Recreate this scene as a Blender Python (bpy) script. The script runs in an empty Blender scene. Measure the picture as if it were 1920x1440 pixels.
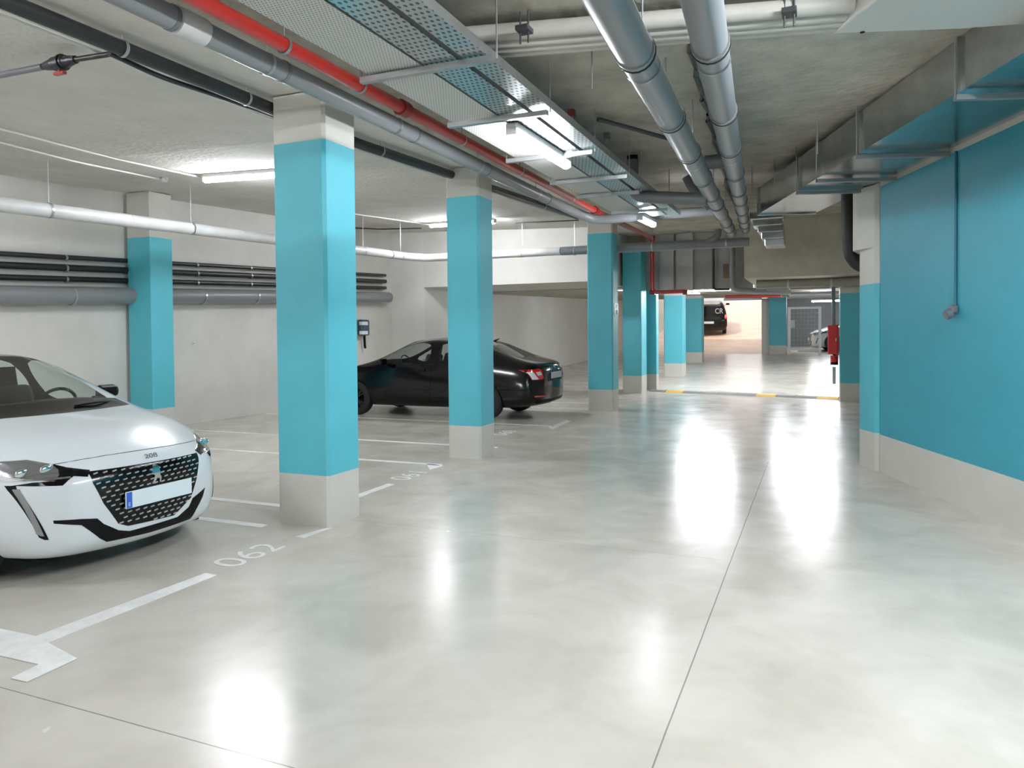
import bpy, bmesh, math, random
from mathutils import Vector, Matrix, geometry
from mathutils.bvhtree import BVHTree
random.seed(7)
SC = bpy.context.scene
C = SC.collection
PI = math.pi

# ------------------------------------------------------------------ camera
F, CX, CY = 1367.19, 960.0, 652.42
YAW, PITCH, ROLL, H = .397874, -.0216744, .00943262, 1.54

def cam_axes():
    cy, sy = math.cos(YAW), math.sin(YAW)
    f = Vector((-sy*math.cos(PITCH), cy*math.cos(PITCH), math.sin(PITCH)))
    r = Vector((cy, sy, 0)); d = f.cross(r)
    c, s = math.cos(ROLL), math.sin(ROLL)
    return c*r+s*d, -s*r+c*d, f
CR, CD, CF = cam_axes()
EYE = Vector((0, 0, H))
cam = bpy.data.cameras.new('camera'); co = bpy.data.objects.new('camera', cam); C.objects.link(co)
cam.sensor_width = 36; cam.lens = 36*F/1920; cam.shift_y = (CY-720)/1920; cam.clip_start = .05; cam.clip_end = 300
m = Matrix((CR, -CD, -CF)).transposed().to_4x4(); m.translation = EYE
co.matrix_world = m; SC.camera = co

# measured points of the photograph turned into places in the garage
def ray(x, y): return CR*((x-CX)/F)+CD*((y-CY)/F)+CF
def onplane(x, y, p, n):
    d = ray(x, y); n = Vector(n); t = (Vector(p)-EYE).dot(n)/d.dot(n); return EYE+d*t
def G(x, y, z=0.): return onplane(x, y, (0, 0, z), (0, 0, 1))
def PX(x, y, X): return onplane(x, y, (X, 0, 0), (1, 0, 0))
def PY(x, y, Y): return onplane(x, y, (0, Y, 0), (0, 1, 0))
SL = .024
def fz(Y): return SL*max(0, Y-18)                       # far floor height
def FF(x, y): return onplane(x, y, (0, 18, 0), (0, -SL, 1))
def CZ(x, y): return 3.46+.04*max(0, y-6)+.036*max(0, -(x+3.6))   # near ceiling height
def CL(x, y, off=0): return onplane(x, y, (-3.6, 6, 3.46-off), (.036, -.04, 1))

# ------------------------------------------------------------------ materials
def s2l(c): return tuple(((v/255+.055)/1.055)**2.4 if v > 10 else v/255/12.92 for v in c)+(1,)
MATS = {}
def mat(name, rgb, rough=.5, metal=0, noise=0, nscale=3, bump=0, bscale=40, coat=0, emit=0, spec=.5, dark=None, stretch=None):
    if name in MATS: return MATS[name]
    m = bpy.data.materials.new(name); m.use_nodes = True
    nt = m.node_tree; b = nt.nodes['Principled BSDF']; N = nt.nodes; L = nt.links
    b.inputs['Base Color'].default_value = s2l(rgb); b.inputs['Roughness'].default_value = rough
    b.inputs['Metallic'].default_value = metal; b.inputs['Coat Weight'].default_value = coat
    b.inputs['Coat Roughness'].default_value = .04; b.inputs['Specular IOR Level'].default_value = spec
    if emit: b.inputs['Emission Color'].default_value = s2l(rgb); b.inputs['Emission Strength'].default_value = emit
    if noise or bump:
        g = N.new('ShaderNodeNewGeometry'); vec = g.outputs['Position']
        if stretch:
            mp = N.new('ShaderNodeMapping'); mp.inputs['Scale'].default_value = stretch
            L.new(vec, mp.inputs['Vector']); vec = mp.outputs['Vector']
    if noise:
        t = N.new('ShaderNodeTexNoise'); t.inputs['Scale'].default_value = nscale; t.inputs['Detail'].default_value = 8
        t.inputs['Roughness'].default_value = .65
        L.new(vec, t.inputs['Vector'])
        cr = N.new('ShaderNodeValToRGB'); cr.color_ramp.elements[0].position = .3; cr.color_ramp.elements[1].position = .7
        d = dark or tuple(v*(1-noise) for v in rgb)
        cr.color_ramp.elements[0].color = s2l(d); cr.color_ramp.elements[1].color = s2l(tuple(min(255, v*(1+noise*.35)) for v in rgb))
        L.new(t.outputs['Fac'], cr.inputs['Fac']); L.new(cr.outputs['Color'], b.inputs['Base Color'])
    if bump:
        t2 = N.new('ShaderNodeTexNoise'); t2.inputs['Scale'].default_value = bscale; t2.inputs['Detail'].default_value = 6
        L.new(vec, t2.inputs['Vector'])
        bp = N.new('ShaderNodeBump'); bp.inputs['Strength'].default_value = bump; bp.inputs['Distance'].default_value = .02
        L.new(t2.outputs['Fac'], bp.inputs['Height']); L.new(bp.outputs['Normal'], b.inputs['Normal'])
    MATS[name] = m; return m

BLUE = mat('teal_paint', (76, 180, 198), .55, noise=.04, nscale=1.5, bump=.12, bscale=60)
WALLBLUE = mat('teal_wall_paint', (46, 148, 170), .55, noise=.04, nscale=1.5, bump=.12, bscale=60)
BAND = mat('grey_band_paint', (198, 196, 187), .6, noise=.04, nscale=2, bump=.1, bscale=60)
PLASTER = mat('plaster_wall', (212, 209, 202), .8, noise=.06, nscale=.9, bump=.2, bscale=30)
PALE = mat('pale_wall', (216, 214, 208), .8, noise=.04, nscale=1, bump=.1, bscale=30)
CEIL = mat('concrete_ceiling', (222, 219, 211), .9, noise=.07, nscale=1.6, bump=.55, bscale=14)
CEILR = mat('rough_concrete_ceiling', (182, 176, 162), .9, noise=.2, nscale=2.2, bump=.7, bscale=12)
BEIGE = mat('beige_concrete', (186, 180, 162), .85, noise=.1, nscale=2, bump=.3, bscale=18)
GREYC = mat('grey_concrete', (160, 158, 153), .85, noise=.1, nscale=2, bump=.3, bscale=18)
RAMP = mat('warm_lit_ramp_concrete', (224, 196, 174), .6, noise=.1, nscale=1.1, bump=.2, bscale=20)  # orange cast of the warm light put into the concrete colour
WHITE = mat('white_paint', (226, 226, 224), .5)
LINE = mat('floor_line_paint', (226, 227, 224), .4, noise=.1, nscale=9)
NUM = mat('floor_number_paint', (212, 212, 208), .4, noise=.14, nscale=12)
PVC = mat('grey_pvc', (120, 123, 126), .34)
PVCW = mat('whitish_pvc', (205, 206, 204), .4, noise=.08, nscale=4)
PVCD = mat('dark_grey_pvc', (98, 100, 102), .4)
BLACKP = mat('black_pipe', (24, 24, 26), .38)
RUBBER = mat('black_rubber', (14, 14, 15), .6)
RED = mat('red_pipe_paint', (168, 34, 28), .28, coat=.3)
REDD = mat('dark_red_coupling', (120, 26, 26), .4)
ZINC = mat('zinc', (186, 190, 192), .32, metal=.9, noise=.08, nscale=6)
DUCT = mat('galvanised_duct', (198, 201, 202), .2, metal=1, noise=.09, nscale=5, bump=.05, bscale=6)
DARKM = mat('dark_metal', (70, 72, 74), .45, metal=.6)
STEEL = mat('steel_grey', (150, 152, 153), .4, metal=.5)
WIREW = mat('white_conduit', (222, 222, 218), .5)
YELLOW = mat('yellow_rubber', (226, 176, 60), .6)
GREYR = mat('grey_rubber', (116, 116, 112), .6)
CARW = mat('white_car_paint', (211, 218, 222), .25, coat=1)
CARB = mat('black_car_paint', (5, 5, 6), .12, spec=.35)
GLOSSB = mat('gloss_black', (3, 3, 4), .15, spec=.3)
MATTB = mat('matte_black', (5, 5, 6), .5, spec=.15)
CHROME = mat('chrome', (235, 236, 238), .08, metal=1)
SILVER = mat('silver_insert', (214, 214, 216), .3, metal=.8)
TYRE = mat('tyre', (16, 16, 17), .75)
ALLOY = mat('alloy', (168, 170, 172), .25, metal=.9)
SEAT = mat('dark_fabric', (26, 26, 28), .9)
PLATEW = mat('plate_white', (214, 230, 236), .3)
PLATEG = mat('plate_grey', (178, 182, 184), .4)
EUBLUE = mat('plate_blue', (40, 84, 190), .35)
REDL = mat('red_lens', (190, 22, 20), .12, coat=1)
CLEARL = mat('clear_lens', (196, 206, 208), .1, coat=1)
BOXW = mat('soffit_white', (206, 204, 198), .7)
CABRED = mat('cabinet_red', (206, 34, 30), .4)
TUBE = mat('tube_glow', (246, 250, 255), .5, emit=115)
TUBEM = mat('bay_tube_glow', (246, 250, 255), .5, emit=190)
TUBEB = mat('bright_tube_glow', (246, 250, 255), .5, emit=300)
BRAKE = mat('brake_glow', (255, 40, 40), .4, emit=9)
GREYBOX = mat('grey_plastic', (104, 110, 118), .45)
NAVY = mat('navy_plastic', (30, 52, 70), .3)
DARKWALL = mat('dark_grey_wall', (92, 96, 98), .85, noise=.08)
SHUT = mat('shutter_metal', (178, 184, 192), .3, metal=.7)

def two_sided(m):                                         # painted outside, dark trim inside
    nt = m.node_tree; N = nt.nodes; L = nt.links
    out = [n for n in N if n.type == 'OUTPUT_MATERIAL'][0]; b = N['Principled BSDF']
    g = N.new('ShaderNodeNewGeometry'); d = N.new('ShaderNodeBsdfDiffuse'); d.inputs[0].default_value = (.02, .02, .022, 1)
    mx = N.new('ShaderNodeMixShader'); L.new(g.outputs['Backfacing'], mx.inputs[0])
    L.new(b.outputs[0], mx.inputs[1]); L.new(d.outputs[0], mx.inputs[2]); L.new(mx.outputs[0], out.inputs[0])
two_sided(CARW); two_sided(CARB)

def glass(name, tint):
    m = bpy.data.materials.new(name); m.use_nodes = True
    nt = m.node_tree; N = nt.nodes; L = nt.links; N.clear()
    o = N.new('ShaderNodeOutputMaterial'); mx = N.new('ShaderNodeMixShader'); t = N.new('ShaderNodeBsdfTransparent')
    gl = N.new('ShaderNodeBsdfGlossy'); lw = N.new('ShaderNodeLayerWeight'); lw.inputs[0].default_value = .5
    pw = N.new('ShaderNodeMath'); pw.operation = 'POWER'; pw.inputs[1].default_value = 4; L.new(lw.outputs['Facing'], pw.inputs[0])
    fr = N.new('ShaderNodeMath'); fr.operation = 'MULTIPLY_ADD'; fr.inputs[1].default_value = .8; fr.inputs[2].default_value = .05; L.new(pw.outputs[0], fr.inputs[0])
    t.inputs[0].default_value = tint; gl.inputs['Roughness'].default_value = .03
    L.new(fr.outputs[0], mx.inputs[0]); L.new(t.outputs[0], mx.inputs[1]); L.new(gl.outputs[0], mx.inputs[2]); L.new(mx.outputs[0], o.inputs[0])
    return m
GLASS = glass('car_glass', (.86, .93, .9, 1))
GLASSD = glass('tinted_car_glass', (.74, .78, .77, 1))
LENS = glass('lamp_glass', (.8, .82, .84, 1))

def floor_mat():
    m = mat('polished_concrete_floor', (194, 189, 179), .22, noise=.06, nscale=.9, bump=.09, bscale=4)
    nt = m.node_tree; N = nt.nodes; L = nt.links; b = N['Principled BSDF']
    src = b.inputs['Base Color'].links[0].from_socket
    g = N.new('ShaderNodeNewGeometry'); sx = N.new('ShaderNodeSeparateXYZ'); L.new(g.outputs['Position'], sx.inputs[0])
    def M(op, a, bb=None, c=None):
        n = N.new('ShaderNodeMath'); n.operation = op
        for i, v in enumerate((a, bb, c)):
            if v is None: continue
            if isinstance(v, (int, float)): n.inputs[i].default_value = v
            else: L.new(v, n.inputs[i])
        return n.outputs[0]
    wob = N.new('ShaderNodeTexNoise'); wob.inputs['Scale'].default_value = 2; L.new(g.outputs['Position'], wob.inputs['Vector'])
    w = M('MULTIPLY', M('SUBTRACT', wob.outputs['Fac'], .5), .008)
    def joint(axis, pos, half):
        d = M('ABSOLUTE', M('SUBTRACT', M('ADD', sx.outputs[axis], w), pos)); return M('LESS_THAN', d, half)
    jx = M('MULTIPLY', joint(0, -.54, .0032), M('LESS_THAN', sx.outputs[1], 9))
    j1 = M('MULTIPLY', joint(1, 2.05, .003), M('LESS_THAN', sx.outputs[0], -1.5))
    j2 = M('MULTIPLY', M('MULTIPLY', joint(1, 5.02, .003), M('LESS_THAN', sx.outputs[0], -.6)), .45)
    j = M('MAXIMUM', jx, M('MAXIMUM', j1, j2))
    # tyre scuffs and stains
    sm = N.new('ShaderNodeTexNoise'); sm.inputs['Scale'].default_value = 1.7; sm.inputs['Detail'].default_value = 9; sm.inputs['Roughness'].default_value = .55
    sm.inputs['Distortion'].default_value = .6; L.new(g.outputs['Position'], sm.inputs['Vector'])
    cr = N.new('ShaderNodeValToRGB'); cr.color_ramp.elements[0].position = .28; cr.color_ramp.elements[0].color = (.8, .79, .765, 1)
    cr.color_ramp.elements[1].position = .62; cr.color_ramp.elements[1].color = (1, 1, 1, 1); L.new(sm.outputs['Fac'], cr.inputs[0])
    mu = N.new('ShaderNodeMix'); mu.data_type = 'RGBA'; mu.blend_type = 'MULTIPLY'; mu.inputs[0].default_value = 1
    L.new(src, mu.inputs[6]); L.new(cr.outputs[0], mu.inputs[7])
    mx = N.new('ShaderNodeMix'); mx.data_type = 'RGBA'; L.new(M('MULTIPLY', j, .75), mx.inputs[0])
    L.new(mu.outputs[2], mx.inputs[6]); mx.inputs[7].default_value = (.09, .088, .08, 1)
    L.new(mx.outputs[2], b.inputs['Base Color'])
    L.new(M('MULTIPLY_ADD', sm.outputs['Fac'], .2, .13), b.inputs['Roughness'])
    return m
FLOOR = floor_mat()

def perforated(name, rgb, pitch, hole, metal=.9, rough=.3, slot=1.0):
    m = mat(name, rgb, rough, metal=metal)
    nt = m.node_tree; N = nt.nodes; L = nt.links; b = N['Principled BSDF']
    tc = N.new('ShaderNodeTexCoord'); sx = N.new('ShaderNodeSeparateXYZ'); L.new(tc.outputs['Object'], sx.inputs[0])
    def M(op, a, bb=None):
        n = N.new('ShaderNodeMath'); n.operation = op
        for i, v in enumerate((a, bb)):
            if v is None: continue
            if isinstance(v, (int, float)): n.inputs[i].default_value = v
            else: L.new(v, n.inputs[i])
        return n.outputs[0]
    row = M('FLOOR', M('DIVIDE', sx.outputs[1], pitch*slot))
    off = M('MULTIPLY', M('MODULO', row, 2), .5)
    u = M('SUBTRACT', M('FRACT', M('ADD', M('DIVIDE', M('ADD', sx.outputs[0], 20), pitch), off)), .5)
    v = M('SUBTRACT', M('FRACT', M('DIVIDE', sx.outputs[1], pitch*slot)), .5)
    d = M('ADD', M('MULTIPLY', M('MULTIPLY', u, u), 1), M('MULTIPLY', M('MULTIPLY', v, v), 1))
    h = M('LESS_THAN', d, hole*hole)
    mx = N.new('ShaderNodeMix'); mx.data_type = 'RGBA'; L.new(h, mx.inputs[0]); mx.inputs[6].default_value = s2l(rgb); mx.inputs[7].default_value = (.03, .04, .04, 1)
    L.new(mx.outputs[2], b.inputs['Base Color'])
    mm = N.new('ShaderNodeMath'); mm.operation = 'MULTIPLY'; mm.inputs[1].default_value = metal
    inv = N.new('ShaderNodeMath'); inv.operation = 'SUBTRACT'; inv.inputs[0].default_value = 1; L.new(h, inv.inputs[1]); L.new(inv.outputs[0], mm.inputs[0]); L.new(mm.outputs[0], b.inputs['Metallic'])
    return m
PERF = perforated('perforated_zinc', (186, 196, 198), .034, .27, slot=1.5)
PERFW = perforated('perforated_white_sheet', (208, 207, 203), .02, .19, metal=.1, rough=.6)

# ------------------------------------------------------------------ helpers
def tag(o, label=None, cat=None, group=None, kind=None):
    if label: o['label'] = label
    if cat: o['category'] = cat
    if group: o['group'] = group
    if kind: o['kind'] = kind
    return o
def link(name, bm, m, parent=None, smooth=False, bevel=0, loc=None):
    me = bpy.data.meshes.new(name)
    bmesh.ops.recalc_face_normals(bm, faces=bm.faces)
    if smooth:
        for f in bm.faces: f.smooth = True
    bm.to_mesh(me); bm.free()
    o = bpy.data.objects.new(name, me); C.objects.link(o)
    for x in (m if isinstance(m, (list, tuple)) else [m]): me.materials.append(x)
    if parent: o.parent = parent
    if loc is not None: o.location = loc
    if bevel:
        b = o.modifiers.new('bevel', 'BEVEL'); b.width = bevel; b.segments = 2; b.limit_method = 'ANGLE'
    if smooth:
        for e in []: pass
        try: me.set_sharp_from_angle(angle=math.radians(40))
        except Exception: pass
    return o
def empty(name, loc=(0, 0, 0), rz=0):
    o = bpy.data.objects.new(name, None); C.objects.link(o); o.location = loc; o.rotation_euler = (0, 0, rz); o.empty_display_size = .1
    return o
def BM(): return bmesh.new()
def box(bm, c, s, rz=0, M=None):
    mt = M if M is not None else Matrix.Translation(c) @ Matrix.Rotation(rz, 4, 'Z')
    r = bmesh.ops.create_cube(bm, size=1)
    for v in r['verts']: v.co = mt @ Vector((v.co.x*s[0], v.co.y*s[1], v.co.z*s[2]))
    return r['verts']
def bx(bm, a, b): return box(bm, [(a[i]+b[i])/2 for i in range(3)], [abs(b[i]-a[i]) for i in range(3)])
def bar(bm, a, b, w, h, up=(0, 0, 1)):                   # box beam from a to b
    a = Vector(a); b = Vector(b); d = (b-a); l = d.length; d.normalize()
    u = Vector(up); s = d.cross(u)
    if s.length < 1e-4: s = d.cross(Vector((1, 0, 0)))
    s.normalize(); u = s.cross(d)
    mt = Matrix((d, s, u)).transposed().to_4x4(); mt.translation = (a+b)/2
    return box(bm, None, (l, w, h), M=mt)
def prism(bm, pts, z0, z1):                              # xy polygon, z may be list
    n = len(pts); a = z0 if isinstance(z0, (list, tuple)) else [z0]*n; b = z1 if isinstance(z1, (list, tuple)) else [z1]*n
    lo = [bm.verts.new((p[0], p[1], a[i])) for i, p in enumerate(pts)]; hi = [bm.verts.new((p[0], p[1], b[i])) for i, p in enumerate(pts)]
    bm.faces.new(lo[::-1]); bm.faces.new(hi)
    for i in range(n): bm.faces.new((lo[i], lo[(i+1) % n], hi[(i+1) % n], hi[i]))
def cyl(bm, a, b, r, seg=18, r2=None, cap=True):
    a = Vector(a); b = Vector(b); d = (b-a).normalized(); r2 = r if r2 is None else r2
    s = d.orthogonal().normalized(); t = d.cross(s)
    A = [bm.verts.new(a+(s*math.cos(2*PI*i/seg)+t*math.sin(2*PI*i/seg))*r) for i in range(seg)]
    B = [bm.verts.new(b+(s*math.cos(2*PI*i/seg)+t*math.sin(2*PI*i/seg))*r2) for i in range(seg)]
    for i in range(seg): bm.faces.new((A[i], A[(i+1) % seg], B[(i+1) % seg], B[i]))
    if cap: bm.faces.new(A[::-1]); bm.faces.new(B)
def tube(bm, pts, r, seg=16, bend=.12, steps=6):
    P = [Vector(p) for p in pts]; Q = [P[0]]
    for i in range(1, len(P)-1):
        a = (P[i-1]-P[i]); b = (P[i+1]-P[i]); k = min(bend, a.length*.45, b.length*.45)
        if a.normalized().dot(b.normalized()) < -.9995: Q.append(P[i]); continue
        p0 = P[i]+a.normalized()*k; p2 = P[i]+b.normalized()*k
        for j in range(steps+1):
            t = j/steps; Q.append(p0*(1-t)**2+P[i]*2*t*(1-t)+p2*t*t)
    Q.append(P[-1]); rings = []; s = None
    for i, q in enumerate(Q):
        d = ((Q[min(i+1, len(Q)-1)]-q).normalized()+(q-Q[max(i-1, 0)]).normalized()).normalized()
        if s is None: s = d.orthogonal().normalized()
        s = (s-d*s.dot(d)).normalized(); t = d.cross(s)
        rings.append([bm.verts.new(q+(s*math.cos(2*PI*k/seg)+t*math.sin(2*PI*k/seg))*r) for k in range(seg)])
    for A, B in zip(rings, rings[1:]):
        for k in range(seg): bm.faces.new((A[k], A[(k+1) % seg], B[(k+1) % seg], B[k]))
    bm.faces.new(rings[0][::-1]); bm.faces.new(rings[-1])
def lerp(a, b, t): return Vector(a)*(1-t)+Vector(b)*t
def struct(name, bm, m, **k): return tag(link(name, bm, m, **k), kind='structure')
def copy_tree(o, parent=None):
    c = o.copy(); C.objects.link(c)
    if parent: c.parent = parent
    for ch in list(o.children): copy_tree(ch, c)
    return c
def quad(bm, *p): return bm.faces.new([bm.verts.new(q) for q in p])

# right wall frame: runs along WD, faces WN side
WN = Vector((.948, .319, 0)).normalized(); WD = Vector((.319, -.948, 0)).normalized()
WP = Vector((.613, 8.76, 0))
def wall_pt(t, d=0, z=0): p = WP+WD*t-WN*d; return Vector((p.x, p.y, z))   # d metres out from the wall, t towards the camera side

# ------------------------------------------------------------------ the setting
bm = BM(); quad(bm, (-10.3, -4.2, 0), (6, -4.2, 0), (6, 18, 0), (-10.3, 18, 0)); struct('floor', bm, FLOOR)
bm = BM(); quad(bm, (-10.3, 18, 0), (6, 18, 0), (6, 35.6, fz(35.6)), (-10.3, 35.6, fz(35.6)))
quad(bm, (-2.2, 35.6, fz(35.6)), (6, 35.6, fz(35.6)), (6, 45, fz(45)), (-2.2, 45, fz(45))); struct('floor_far', bm, FLOOR)
# ramp up to the street
zr = fz(35.6)
bm = BM(); quad(bm, (-8.3, 35.6, zr), (-2.2, 35.6, zr), (-2.2, 62, zr+26.4*.17), (-8.3, 62, zr+26.4*.17)); struct('floor_ramp', bm, RAMP)
bm = BM(); bx(bm, (-8.5, 35.6, zr), (-8.3, 62, 8)); struct('wall_ramp_left', bm, PALE)
bm = BM(); bx(bm, (-2.2, 36.1, zr), (-2.0, 62, 8)); struct('wall_ramp_right', bm, mat('ramp_wall', (236, 214, 196), .7))
# near ceilings
xs = [-10.3, -3.6, -1.3, 6.2]; ys = [-4.2, 6, 18.6]
bm = BM()
for j in range(2): q = ((xs[0], ys[j]), (xs[1], ys[j]), (xs[1], ys[j+1]), (xs[0], ys[j+1])); prism(bm, q, [CZ(*p) for p in q], 4.9)
struct('ceiling_bays', bm, CEIL)
bm = BM()
for i in (1, 2):
    for j in range(2): q = ((xs[i], ys[j]), (xs[i+1], ys[j]), (xs[i+1], ys[j+1]), (xs[i], ys[j+1])); prism(bm, q, [CZ(*p) for p in q], 4.9)
struct('ceiling_lane', bm, CEILR)
def FCZ(Y): return 2.64+SL*(Y-18)
bm = BM(); bx(bm, (-10, 18.7, 0), (6, 35.8, 0)); bm.free()
bm = BM(); prism(bm, [(-9.3, 16.6), (6, 16.6), (6, 45), (-9.3, 45)][:0] or [(-9.3, 18.6), (6, 18.6), (6, 35.7), (-9.3, 35.7)], [FCZ(18.6)]*2+[FCZ(35.7)]*2, 4.6); struct('ceiling_far', bm, CEILR)
bm = BM(); prism(bm, [(-2.0, 35.7), (6, 35.7), (6, 45), (-2.0, 45)], [FCZ(35.7)]*2+[FCZ(45)]*2, 4.6); struct('ceiling_store', bm, GREYC)
# left wall with the jog behind the black car
bm = BM(); bx(bm, (-10.4, -4.2, -.1), (-10.05, 16, 4.4)); struct('wall_left', bm, PLASTER)
bm = BM(); bx(bm, (-10.4, 16, -.1), (-9.1, 31, 4.4)); struct('wall_left_far', bm, PALE)
bm = BM(); bx(bm, (-9.3, 31, 0), (-8.9, 35.6, 4.4)); struct('wall_left_end', bm, PALE)
bm = BM(); bx(bm, (-10.4, -4.4, -.1), (6.2, -4.2, 4)); struct('wall_back', bm, PLASTER)
# painted right wall
bm = BM(); T = 14.2
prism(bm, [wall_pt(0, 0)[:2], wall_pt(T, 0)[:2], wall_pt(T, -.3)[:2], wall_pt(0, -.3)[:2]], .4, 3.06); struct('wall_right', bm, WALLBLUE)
bm = BM(); prism(bm, [wall_pt(0, 0)[:2], wall_pt(T, 0)[:2], wall_pt(T, -.3)[:2], wall_pt(0, -.3)[:2]], 3.06, 3.7); struct('wall_right_top', bm, BAND)
bm = BM(); prism(bm, [wall_pt(0, .004)[:2], wall_pt(T, .004)[:2], wall_pt(T, -.3)[:2], wall_pt(0, -.3)[:2]], 0, .4); struct('baseboard_right', bm, BAND)
bm = BM(); bx(bm, (1.6, 9.0, 0), (1.8, 17.4, 4.4)); struct('wall_right_recess', bm, PLASTER)
bm = BM(); bx(bm, (4.2, 17.4, 0), (4.4, 45, 4.4)); struct('wall_right_far', bm, PLASTER)
bm = BM(); bx(bm, (.83, 17.4, 0), (4.4, 17.6, 4.4)); struct('wall_right_return', bm, PLASTER)
bm = BM(); bx(bm, (-2.0, 43, fz(43)), (4.4, 43.2, 4.4)); struct('wall_store', bm, DARKWALL)
# dropped beams between the two halves of the garage
bm = BM(); bx(bm, (-9.1, 16, 2.68), (-4.56, 18.7, 4.5)); struct('beam_bays', bm, PLASTER)
bm = BM(); bx(bm, (-4.1, 18.45, 2.56), (-1.45, 18.9, 4.5)); struct('beam_lane', bm, GREYC)
bm = BM(); bx(bm, (-1.45, 16.2, 2.64), (1.6, 18.9, 4.5)); struct('beam_beige', bm, BEIGE)
p = [PY(1356, 495, 18.44), PY(1372, 521, 18.44)]
bm = BM(); bx(bm, (p[0].x, 18.42, p[1].z), (p[1].x, 18.46, p[0].z)); struct('trim_recess', bm, mat('brown_panel', (120, 100, 84), .8, noise=.15))  # flat brown panel in place of a square hole in the beam face
# portal to the ramp
bm = BM(); bx(bm, (-8.9, 35.6, 0), (-8.3, 35.9, 5)); struct('wall_portal_left', bm, PALE)
bm = BM(); bx(bm, (-2.02, 35.75, 3.0), (4.4, 35.95, 5)); struct('wall_portal_top', bm, PALE)
bm = BM(); bx(bm, (-8.3, 35.7, 3.42), (-2.0, 35.95, 5)); struct('lintel', bm, PALE)

# ------------------------------------------------------------------ pillars
def pillar(label, x0, y0, x1, y1, zb, z1, z2, top, group='painted pillars', ch=.025, rz=0, topgrow=0, shaft=BLUE, band=BAND):
    t = tag(empty('pillar', ((x0+x1)/2, (y0+y1)/2, zb), rz), label, 'pillar', group, 'thing')
    w, d = abs(x1-x0)/2, abs(y1-y0)/2
    def sec(a, b, g=0):
        bm = BM(); W, D = w+g, d+g; c = ch
        prism(bm, [(-W+c, -D), (W-c, -D), (W, -D+c), (W, D-c), (W-c, D), (-W+c, D), (-W, D-c), (-W, -D+c)], a-zb, b-zb); return bm
    link('base_band', sec(zb, z1), band, t)
    link('shaft', sec(z1, z2), shaft, t)
    lim = min((CZ if y1 < 18 else (lambda x, y: FCZ(y)))(x, y) for x in (x0, x1) for y in (min(y0, y1), max(y0, y1)))
    top = min(top, lim-.004) if not topgrow else top
    if top > z2+.01: link('top_band', sec(z2, top, topgrow), band, t)
    return t
a = G(515, 981); b = G(618, 990); c = G(666, 969)
pillar('nearest teal pillar, beside the white car, with grey base and top bands', a.x, b.y, b.x, 5.17, 0, .41, 3.075, CZ(-3.9, 4.9))
a = G(838.6, 858.5); b = G(899, 861.5)
pillar('second teal pillar from the camera, standing in front of the black sedan', a.x, b.y, b.x+.02, b.y+.42, 0, .4, 3.19, CZ(-4, 8.2))
a = G(1103.5, 769); b = G(1150, 771)
pillar('third teal pillar of the row, carrying a small marker, right of the black sedan', a.x, b.y, b.x, b.y+.42, 0, .41, 3.43, CZ(-3.9, 13.9))
a = G(1167, 737); b = G(1203, 737.5)
pillar('fourth teal pillar, at the left end of the speed bump, beside red drop pipe', a.x, b.y, b.x, b.y+.62, 0, .43, 3.55, CZ(-4.2, 18), ch=.02)
a = G(1212.5, 733.5); b = G(1221, 733)
pillar('slim teal pier tucked right behind the fourth pillar', -4.12, 18.62, -3.82, 18.9, .015, .43, 2.55, 2.555, ch=.01)
for nm, x0, x1, yy, zt, lab in (('5', 1245, 1282, 706, 2.62, 'bright teal pillar beyond the speed bump, under the red branch pipe'), ('6', 1286, 1317, 680, 2.8, 'darker teal pillar beyond the speed bump, just left of the black van')):
    a = FF(x0, yy); b = FF(x1, yy)
    pillar(lab, a.x, a.y, b.x, a.y+.55, a.z, a.z+.41, zt, FCZ(a.y)+.02, ch=.02)
a = FF(1442, 665); b = FF(1474.5, 665)
pillar('teal pillar at the far end between white post and metal gate', a.x, a.y, b.x, a.y+.6, a.z, a.z+.42, 2.98, FCZ(a.y)+.02, ch=.02)
pillar('teal pillar at right end of the speed bump behind fire hose cabinet', .42, 16.98, .83, 17.38, 0, .39, 2.3, 2.636, ch=.02, topgrow=1e-4)
# left wall pillar
a = G(242, 763, .4); b = G(270, 766, .4); c = G(333, 763, .4)
pillar('teal pillar standing against the left wall behind the white car', -9.95, 8.2, b.x+.27, 8.62, 0, .4, 3.06, CZ(-9.7, 8.4), ch=.012)
# pilaster at the end of the right wall
a = G(1613.5, 872); b = G(1641, 883)
t = tag(empty('pilaster', (.7, 9.0, 0)), 'teal pilaster closing the far end of the painted right wall', 'pillar', None, 'thing')
def pil(z0, z1, g=0, gx=0):
    bm = BM(); pts = [(.43-gx, 9.12+g), (.47-gx, 9.0), (.56, 8.8), (.605, 8.775), (1.58, 9.11), (1.58, 9.5), (.5-gx, 9.5)]
    prism(bm, [(x-.7, y-9.0) for x, y in pts], z0, z1); return bm
link('base_band', pil(0, .41), BAND, t); link('shaft', pil(.41, 2.03), BLUE, t); link('top_band', pil(2.03, 2.42), BAND, t)
link('corbel', pil(2.42, 3.09, 0, .07), BAND, t)
# white post of the ramp portal
a = FF(1428, 663.5); b = FF(1442, 663.5)
bm = BM(); bx(bm, (0, 0, 0), (b.x-a.x, .35, 3.0-a.z)); tag(link('portal_post', bm, PALE, loc=(a.x, a.y, a.z), bevel=.01), 'white square post at right edge of the ramp opening', 'post')

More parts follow.
